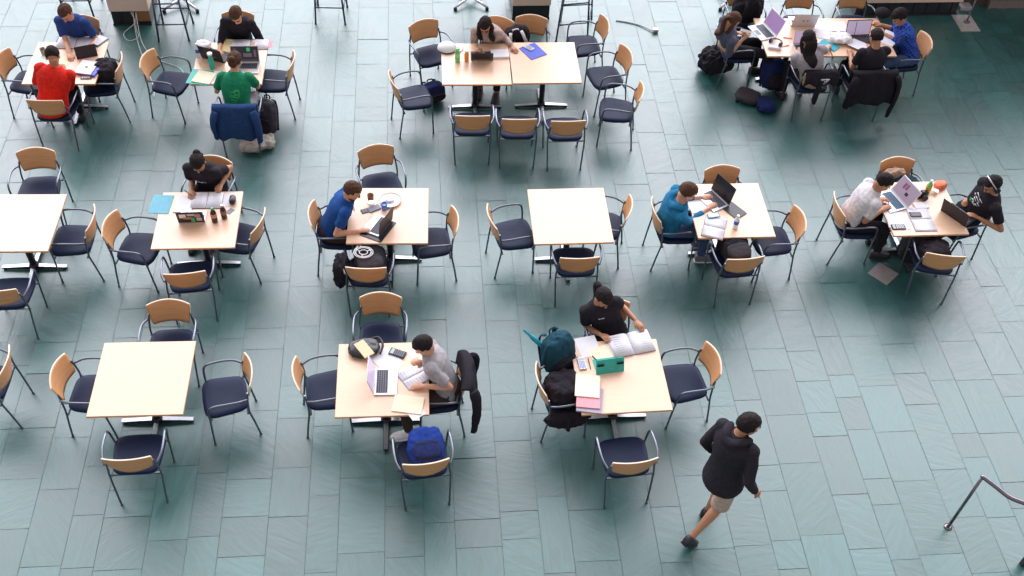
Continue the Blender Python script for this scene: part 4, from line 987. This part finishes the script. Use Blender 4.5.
for x in (-.1, .1): g = G(); g.box((x, .0385 + (.022 if True else 0) * 0 - .0, .105), (.07, .003, .022), Qt); g.obj('sticker', M_BLK, g0)
paper('folder_stack', 'grey and white magazines at the bottom of the pile by the near left corner', 'magazines', 590, 399.5, -4, .25, .30, .02, mat('mag_grey', (.35, .33, .40)))
paper('folder', 'pink folder in the pile by the near left corner', 'folder', 588.5, 395, -2, .23, .30, .012, M_PINK, z=TZ + .02)
paper('paper_stack', 'cream papers on top of the pink folder', 'papers', 587.5, 385.5, -2, .24, .27, .012, M_CREAM, z=TZ + .032)

# ---- bags and clothes
M_NAVYB = fabric('navy_bag_cloth', (.012, .022, .10)); M_BLUEB = fabric('royal_bag_cloth', (.010, .038, .24)); M_TEALB = fabric('teal_bag_cloth', (.008, .055, .085)); M_GREYB = fabric('grey_bag_cloth', (.05, .045, .055))
backpack('bright blue backpack standing on a chair in front of the person in grey', 0, 0, 0, 20, M_BLUEB, accent=M_NAVYB, size=(.36, .20, .40), tilt=(-76, 8), base=on_chair('BS', .03, -.17), seed=2, strapm=M_BLK)
jacket_on('BE', 'jacket', 'black jacket hanging over the chair behind the person in grey', 'jacket', M_BLK, wide=.50, drop=.50, sleeves=((-.28, .62), (.24, .40)), seed=1)
b1 = backpack('black backpack with a white ring emblem lying on a chair', 0, 0, 0, 10, M_BLK, accent=M_GREYB, size=(.36, .20, .40), tilt=(-78, 0), base=on_chair('FS', .04, -.17), seed=4)
g = G(); p = on_chair('FS', -.05, .02, .475 + .262)
for rr in (.105, .085, .045): g.tube([Vector((rr * math.cos(a), rr * .8 * math.sin(a), .006)) for a in (2 * math.pi * k / 28 for k in range(29))], .0055, n=6)
for a in (.6, 2.7, 4.6): g.tube([(.045 * math.cos(a), .036 * math.sin(a), .006), (.10 * math.cos(a), .08 * math.sin(a), .006)], .006, n=6)
eb = g.obj('ring_emblem', M_WHITE); eb.parent = b1; eb.matrix_world = Matrix.Translation(p)
bm_ = (Matrix.Translation(b1.location) @ Matrix.Rotation(b1.rotation_euler.z, 4, 'Z')).inverted() @ Matrix.Translation(p)
eb.matrix_parent_inverse = Matrix(); eb.matrix_basis = bm_
heap('black_coat', 'black coat slipping off the left side of the chair with the ringed backpack', 'coat', on_chair('FS', -.30, -.04, .30), 0, (.16, .30, .42), M_BLK, seed=21, wr=.018, lumps=5)
backpack('black backpack on the chair near the bright blue jacket', 0, 0, 0, 8, M_BLK, accent=M_GREYB, size=(.34, .20, .40), tilt=(-74, -6), base=on_chair('HS', .02, -.15), seed=6)
backpack('teal and black backpack leaning up behind the chair with dark bags', 0, 0, 0, 40, M_TEALB, accent=M_BLK, size=(.36, .26, .50), tilt=(-8, 0), base=(.53, 6.72, 0.475), seed=8, strapm=M_TEALB)
heap('dark_duffel', 'black bag filling the seat of the chair left of the binder table', 'bag', on_chair('CW', .02, -.02, .475), -76, (.38, .40, .26), M_BLK, seed=23, wr=.016, lumps=5)
heap('dark_jacket', 'black jacket spilling below the chair with dark bags', 'jacket', on_chair('CW', .24, -.02, .28), -76, (.14, .46, .22), M_BLK, seed=29, wr=.014, lumps=4)
g0 = thing('umbrella', 'closed turquoise umbrella sticking out of the teal backpack', 'umbrella', at(524, 330, .95), 0)
q = at(541, 345, .80) - at(524, 330, .95)
g = G(); g.tube([(0, 0, 0), q * .35], [.012, .013], n=10, round_ends=True); g.obj('handle', mat('turq', (.01, .33, .44), rough=.5), g0)
g = G(); g.tube([q * .35, q * .5, q * 1.2], [.014, .026, .022], n=10, round_ends=True); g.obj('canopy', mat('turq', (.01, .33, .44), rough=.5), g0)
jacket_on('KS', 'blue_jacket', 'blue jacket hung over the chair of the green shirt, down to the seat', 'jacket', fabric('mid_blue_cloth', (.018, .055, .17)), wide=.54, drop=.44, sleeves=((-.26, .42), (.26, .48)), seed=5)
backpack('grey black backpack on the floor right of the hanging blue jacket', 268, 136, 0, -14, M_GREYB, accent=M_BLK, size=(.30, .22, .48), tilt=(-18, -6), seed=10)
heap('beige_cloth', 'crumpled beige jacket on the floor beside the grey black backpack', 'jacket', at(258, 147, 0), 20, (.44, .30, .14), fabric('beige_cloth', (.42, .38, .34)), seed=33, wr=.022, lumps=6)
heap('black_coat', 'black coat bunched on the chair right of the red shirt', 'coat', on_chair('JE', 0, -.06, .475), 98, (.36, .32, .30), M_BLK, seed=35, wr=.02, lumps=6)
b2 = backpack('black bag with white cords on the chair behind the double table', 0, 0, 0, 190, M_BLK, size=(.36, .18, .32), tilt=(-10, 14), base=on_chair('LN2', .15, -.06), seed=12, strapm=M_WHITE)
backpack('small navy bag on the floor left of the double table', 434, 101, 0, 30, M_NAVYB, accent=M_BLK, size=(.34, .24, .26), tilt=(-12, 0), seed=13)
heap('fur_bag', 'shaggy black bag on the floor behind the sideways chair', 'bag', at(714, 72, 0), -70, (.40, .50, .34), M_BLK, seed=37, wr=.03, lumps=7)
backpack('navy backpack on the floor between the sideways chair and the grey tee woman', 771, 92, 0, 20, M_NAVYB, accent=M_BLK, size=(.36, .26, .46), tilt=(-22, 4), seed=15)
backpack('speckled black laptop bag lying flat on the floor', 745, 106, 0, -18, mat('speckled_black', (.03, .024, .035), rough=.7, var=.9, scale=120), size=(.36, .12, .27), tilt=(-78, 0), seed=16, pocket=False, name='laptop_bag', cat='bag')
heap('blue_bag', 'dark blue pouch beside the speckled laptop bag', 'bag', at(765, 109, 0), 10, (.26, .28, .14), M_NAVYB, seed=41, wr=.014, lumps=4)
jacket_on('MS2', 'black_jacket', 'black jacket over the chair of the black tee man, one sleeve near the floor', 'jacket', M_BLK, wide=.62, drop=.46, sleeves=((-.30, .50), (.33, .66)), seed=7)
sc1 = jacket_on('MS1', 'black_scarf', 'black garment with a white angular logo tied round the chair of the grey tee woman', 'garment', M_BLK, wide=.44, drop=.15, inner=.10, sleeves=((-.03, .42),), seed=9)
g = G(); y = -.405
for a, b in (((-.04, .80), (.01, .72)), ((.01, .72), (.07, .80)), ((-.015, .80), (.013, .755)), ((.013, .755), (.045, .80)), ((-.04, .80), (.07, .80))): g.tube([(a[0], y, a[1]), (b[0], y, b[1])], .005, n=6)
g.obj('logo', M_WHITE, sc1)
backpack('black backpack on the chair at the far corner of the joined tables', 0, 0, 0, 188, M_BLK, size=(.44, .30, .50), tilt=(-14, 0), base=on_chair('MNW', 0, .02), seed=17)
g = G(); g.ell((0, 0, .07), (.11, .10, .07), None, 20, 12); tag(g.obj('black_hat', M_BLK, loc=at(881, 17, TZ)), 'round black hat at the far right corner of the joined tables', 'hat')
backpack('black and grey backpack on the floor under the crowded right table', 905, 262, 0, -10, M_GREYB, accent=M_BLK, size=(.30, .22, .48), tilt=(-10, 8), seed=18, strapm=M_GREYB)
heap('dark_jacket', 'dark green jacket and bag bunched on the chair behind the crowded right table', 'jacket', on_chair('IN', -.06, .02, .475), 15, (.36, .30, .24), fabric('dark_green', (.012, .035, .05)), seed=43, wr=.016, lumps=5)
heap('tan_jacket', 'tan jacket slung over the back of the chair beside the white shirt', 'jacket', on_chair('IN', .06, -.14, .56), 15, (.30, .14, .22), fabric('tan_cloth', (.40, .27, .20)), seed=45, wr=.012, lumps=3)
heap('dark_bag', 'dark bag with a white handle on the chair in front of the crowded right table', 'bag', on_chair('IS', -.02, .02, .475), 0, (.36, .32, .20), M_BLK, seed=47, wr=.016, lumps=5)

# worn headphones and things printed on shirts
Hd, Rh = IE[1]['H'], IE[1]['Rh']
hb = thing('headphones', 'silver and black headphones worn on dark hair at the right', 'headphones', IE[0].location, IE[0].rotation_euler.z * 180 / math.pi)
def hpt(x, y, z): return Hd + Rh @ Vector((x, y, z))
g = G(); g.tube([hpt(.104 * math.cos(a), -.01, .035 + .112 * math.sin(a)) for a in (math.pi * k / 18 for k in range(19))], .016, n=10, flat=.5); g.obj('headband', M_SILVER, hb)
for s in (-1, 1):
    g = G(); g.tube([hpt(s * .078, -.01, -.005), hpt(s * .112, -.01, -.005)], [.036, .034], n=18); c = g.obj('ear_cup', M_BLKP, hb)
def print_on(P_, rects, m, name='print', front=True):
    """marks lying on the shirt: x across, t along the spine; returns nothing"""
    root, I = P_
    sh = [c for c in root.children if c.name.split('.')[0] == 'shirt'][0]
    me = sh.data; g = G()
    from mathutils.bvhtree import BVHTree
    bv = BVHTree.FromPolygons([v.co for v in me.vertices], [list(p.vertices) for p in me.polygons])
    fw = I['ax'].cross(I['T']).normalized() * -1.0
    fw = I['T'].cross(I['ax']).normalized()
    if not front: fw = -fw
    for poly in rects:
        pts = []
        for (x, t) in poly:
            o_ = I['spine'](t) + I['ax'] * x + fw * .6
            hit = bv.ray_cast(o_, -fw)
            if hit[0] is None: break
            pts.append(hit[0] + fw * .004)
        if len(pts) > 1: g.tube(pts, .007, n=6, flat=.5)
    return g.obj(name, m, sh)
rnd = random.Random(5)
M_PRW = mat('print_white', (.65, .62, .66), rough=.7)
print_on(EN, [[(-.055, .70), (-.045, .735), (-.035, .70)], [(-.03, .72), (-.015, .70), (-.015, .735)], [(-.005, .735), (-.005, .70), (.012, .70)], [(.018, .70), (.03, .735), (.04, .70)], [(.045, .70), (.06, .73)]], M_PRW)
cn_ = [[(-.06, .72), (-.045, .735), (-.035, .72)], [(-.03, .72), (-.02, .735)], [(-.012, .72), (0, .735)]]
print_on(CN, [[(x + .06, t) for x, t in r_] for r_ in cn_], M_PRW)
print_on(IE, [[(x, t), (x + w_, t + rnd.uniform(-.012, .012))] for (x, t, w_) in ((-.07, .80, .06), (0, .81, .07), (-.05, .745, .09), (.055, .74, .03), (-.08, .69, .05), (-.01, .685, .06), (-.06, .63, .04), (.0, .62, .05), (-.04, .57, .06))], M_PRW)
print_on(IE, [[(.02, .56), (.06, .585), (.08, .56)], [(.035, .53), (.07, .535)]], mat('print_green', (.04, .50, .12)), name='green_print')
def blob(cx, ct, r_, n_=14, j=.3, sd=0):
    q = random.Random(sd); return [(cx + r_ * math.cos(a) * (1 + q.uniform(-j, j)), ct + 1.9 * r_ * math.sin(a) * (1 + q.uniform(-j, j))) for a in (2 * math.pi * k / n_ for k in range(n_ + 1))]
M_PRG = mat('print_light_green', (.04, .50, .17), rough=.6)
print_on(KS, [blob(0, .52, .065, sd=1), blob(.01, .55, .045, sd=2), blob(-.02, .47, .03, sd=3), blob(.03, .60, .03, sd=4), blob(-.01, .41, .04, sd=5), blob(.02, .50, .02, sd=6)], M_PRG, front=False)
# phone in the hand of the person sitting sideways
gadget('phone', 'phone held in both hands by the person sitting sideways', 'phone', 746, 31, 70, .075, .15, .010, body=mat('tan_case', (.50, .30, .16)), z=.90)

# ------------------------------------------------------------------ far side: pillars, stools, cables, pole
M_BEIGE = mat('beige_stone', (.86, .64, .52), rough=.6, var=.04, scale=6)
def pillar(x, y, w, lb, h=3.2):
    r = thing('pillar', lb, 'pillar', (x, y, 0), 7.5, 'stone pillars with black plinths')
    g = G(); g.box((0, .32, .24 + (h - .24) / 2), (w, .64, h - .24), r=.006, seg=1); g.obj('stone_cladding', M_BEIGE, r)
    g = G(); g.box((0, .33, .12), (w * .96, .60, .24))
    g.box((0, .025, .015), (w * .98, .03, .03)); g.obj('plinth', mat('plinth_black', (.022, .024, .030), rough=.35), r)
    for k in range(max(2, int(w / .2))):
        g = G(); n_ = max(2, int(w / .2)); g.box((-w * .48 + (k + .5) * w * .96 / n_, .026, .13), (.012, .014, .2)); g.obj('rib', M_BLACKM, r)
    return r
pl = pillar(-5.76, 12.93, .56, 'pale stone pillar with a wooden panel and looped cable, at top left')
g = G(); g.box((.18, .018, .15), (.19, .02, .16), r=.003); g.obj('wooden_panel', mat('brown_wood', (.32, .15, .06), stretch=(8, 1, 1)), pl)
pillar(0.03, 13.72, .58, 'pale stone pillar behind the double table')
pillar(5.84, 14.45, 1.70, 'widest pale stone pillar, at top right near the metal pole')
g = G(); pts = [(-5.72, 12.90, .25), (-5.68, 12.84, .12), (-5.82, 12.70, .02), (-5.70, 12.55, .012), (-5.60, 12.66, .012), (-5.66, 12.80, .06), (-5.66, 12.92, .24)]
g.tube(spline(pts, 8), .0045, n=6)
g.tube(spline([(-5.70, 12.92, .25), (-5.60, 12.60, .02), (-5.36, 12.10, .01), (-5.08, 11.55, .01), (-5.0, 11.3, .01)], 8), .0045, n=6)
g.tube(spline([(-5.66, 12.92, .24), (-5.52, 12.55, .02), (-5.25, 12.2, .01), (-4.85, 12.0, .01), (-4.7, 11.8, .01)], 8), .0045, n=6)
tag(g.obj('cable', M_WHITE), 'white cable looped below the top left pillar and trailing over the floor', 'cable')
M_STOOL = mat('stool_steel', (.09, .105, .15), rough=.35, metal=.7)
def stool(A, B, C, D, lb):
    """floor points of its feet: near left, near right, far left, far right"""
    P4 = [Vector((p[0], p[1], 0)) for p in (A, B, C, D)]; c = sum(P4, Vector()) / 4
    ex = ((P4[1] - P4[0]) + (P4[3] - P4[2])).normalized(); yw = math.degrees(math.atan2(ex.y, ex.x))
    r = thing('bar_stool', lb, 'stool', c, yw, 'tall steel bar stools'); Q = rotz(-yw)
    L4 = [Q @ (p - c) for p in P4]; T4 = [Vector((p.x * .80, p.y * .80, .74)) for p in L4]
    for a, b in zip(L4, T4):
        g = G(); g.tube([a, b], .014, n=8); g.tube([a, a + (b - a) * .02], .018, n=8); g.obj('leg', M_STOOL, r)
    for i, j, t in ((0, 1, .36), (2, 3, .36), (0, 2, .30), (1, 3, .30), (0, 1, .80), (2, 3, .80)):
        g = G(); g.tube([L4[i].lerp(T4[i], t), L4[j].lerp(T4[j], t)], .010, n=8); g.obj('footrest', M_STOOL, r)
    g = G(); g.box((0, 0, .765), (.38, .38, .04), r=.018, seg=3); g.obj('seat', M_SEAT, r)
    return r
stool((-5.287, 12.594), (-4.866, 12.654), (-5.343, 13.033), (-4.916, 13.094), 'tall stool frame just right of the top left pillar')
stool((-3.144, 13.27), (-2.71, 13.30), (-3.19, 13.74), (-2.75, 13.76), 'tall stool frame at the top edge between the second table and the double table')
stool((0.421, 13.2), (0.885, 13.32), (0.48, 13.75), (0.95, 13.85), 'tall stool frame beside the pillar behind the double table')
stool((-6.80, 13.03), (-6.377, 13.089), (-6.82, 13.50), (-6.40, 13.55), 'tall stool frame left of the top left pillar, behind the blue tee')
def pedestal(x, y, yaw, lb):
    r = thing('pedestal_table', lb, 'table', (x, y, 0), yaw, 'pedestal tables beyond the top edge')
    for k in range(4):
        g = G(); Q = rotz(45 + 90 * k); g.tube([Q @ Vector((.0, 0, .10)), Q @ Vector((.34, 0, .045))], [.028, .020], n=10, flat=.6); f_ = g.obj('base_arm', M_SILVER, r)
        g = G(); g.lathe(Q @ Vector((.34, 0, 0)), [(.026, 0), (.028, .03), (.018, .05)], 12); g.obj('foot_cap', M_SHELL, f_)
    g = G(); g.tube([(0, 0, .08), (0, 0, 1.0)], .03, n=14); g.obj('column', M_SILVER, r)
    g = G(); g.lathe((0, 0, 0), [(.0005, 1.0), (.34, 1.0), (.35, 1.012), (.35, 1.022), (.34, 1.03), (.0005, 1.03)], 40); g.obj('round_top', M_WHITE, r)
pa, pb = at(453.5, 10), at(485, 10)
c0 = (pa + pb) / 2
pedestal(c0.x, c0.y + .24, 7, 'silver cross base of a round table at the top edge left of the middle pillar')
pa = at(718, 10); pedestal(pa.x + .24, pa.y + .26, 7, 'silver cross base of a round table at the top edge above the sideways chair')
pa = at(193.5, 14); pedestal(pa.x - .22, pa.y + .26, 7, 'silver cross base of a round table behind the stool right of the top left pillar')
# small white socket box and its cable
p = at(655, 32); g0 = thing('socket_box', 'small white box lying on the floor, right of the three chairs', 'socket box', p, 10)
g = G(); g.box((0, 0, .03), (.085, .07, .06), r=.008); g.obj('housing', M_WHITE, g0)
g = G(); g.box((0, -.036, .025), (.05, .004, .03)); g.obj('socket', M_GREYK, g0)
g = G(); q0 = at(616, 21); g.tube(spline([q0 + Vector((0, 0, .01)), at(626, 22.5) + Vector((0, 0, .01)), at(640, 26) + Vector((0, 0, .01)), p + Vector((-.05, 0, .015))], 8), .008, n=6)
tag(g.obj('cable', mat('cable_grey', (.30, .33, .40), rough=.5)), 'grey cable running over the floor to the small white box', 'cable')
# metal pole on a square plate
p = at(965.5, 23.5); r = thing('floor_stand', 'square grey metal plate on the floor carrying a thin slanted pole', 'stand', p, 7)
g = G(); g.box((0, 0, .008), (.31, .44, .016), r=.004, seg=1); g.obj('base_plate', mat('plate_metal', (.50, .46, .46), rough=.45, metal=.2), r)
g = G(); g.tube([(0.02, .02, .016), (0.02, .02, 1.4)], .012, n=10); g.obj('pole', M_SILVER, r)
g = G(); g.lathe((.02, .02, .016), [(.05, 0), (.05, .01), (.02, .02)], 18); g.obj('collar', mat('plate_dark', (.16, .15, .16), rough=.5), r)
g = G(); p = at(965, 10); g.box((0, .06, .03), (.19, .16, .06), r=.005); tag(g.obj('concrete_block', mat('pale_block', (.42, .40, .42), rough=.6), loc=p, rz=7), 'small pale block beyond the metal plate', 'block')
# handrail at the lower right
f = Vector((4.431, 5.446, 0)); r = thing('handrail', 'dark steel handrail with one slanting post at the lower right', 'handrail', f, 0)
M_RAIL = mat('rail_steel', (.22, .20, .22), rough=.22, metal=.9)
ptop = Vector((0, 0, .92)); e1 = Vector((4.64, 5.255, .90)) - f; e2 = Vector((4.93, 5.12, .88)) - f; e3 = Vector((6.0, 4.75, .86)) - f
g = G(); g.tube([(0, 0, 0), ptop + Vector((0, 0, .0))], .015, n=12); g.obj('post', M_RAIL, r)
g = G(); g.tube(spline([ptop, ptop.lerp(e1, .5), e1, e1.lerp(e2, .5) + Vector((0, 0, .015)), e2, e3], 6), .022, n=14, round_ends=True); g.obj('rail', M_RAIL, r)
g = G(); g.lathe((0, 0, 0), [(.04, 0), (.04, .008), (.022, .014)], 20); g.obj('flange', M_RAIL, r)
p = at(1019, 560); r = thing('floor_post', 'dark metal post end in the lower right corner of the photo', 'post', p, 10)
g = G(); g.box((0.02, -.05, .36), (.07, .05, .72), Matrix.Rotation(R(0), 3, 'X'), r=.006); g.obj('post_body', M_BLACKM, r)
g = G(); g.box((0.02, -.05, .724), (.08, .06, .012), r=.004); g.obj('end_cap', M_SHELL, r)
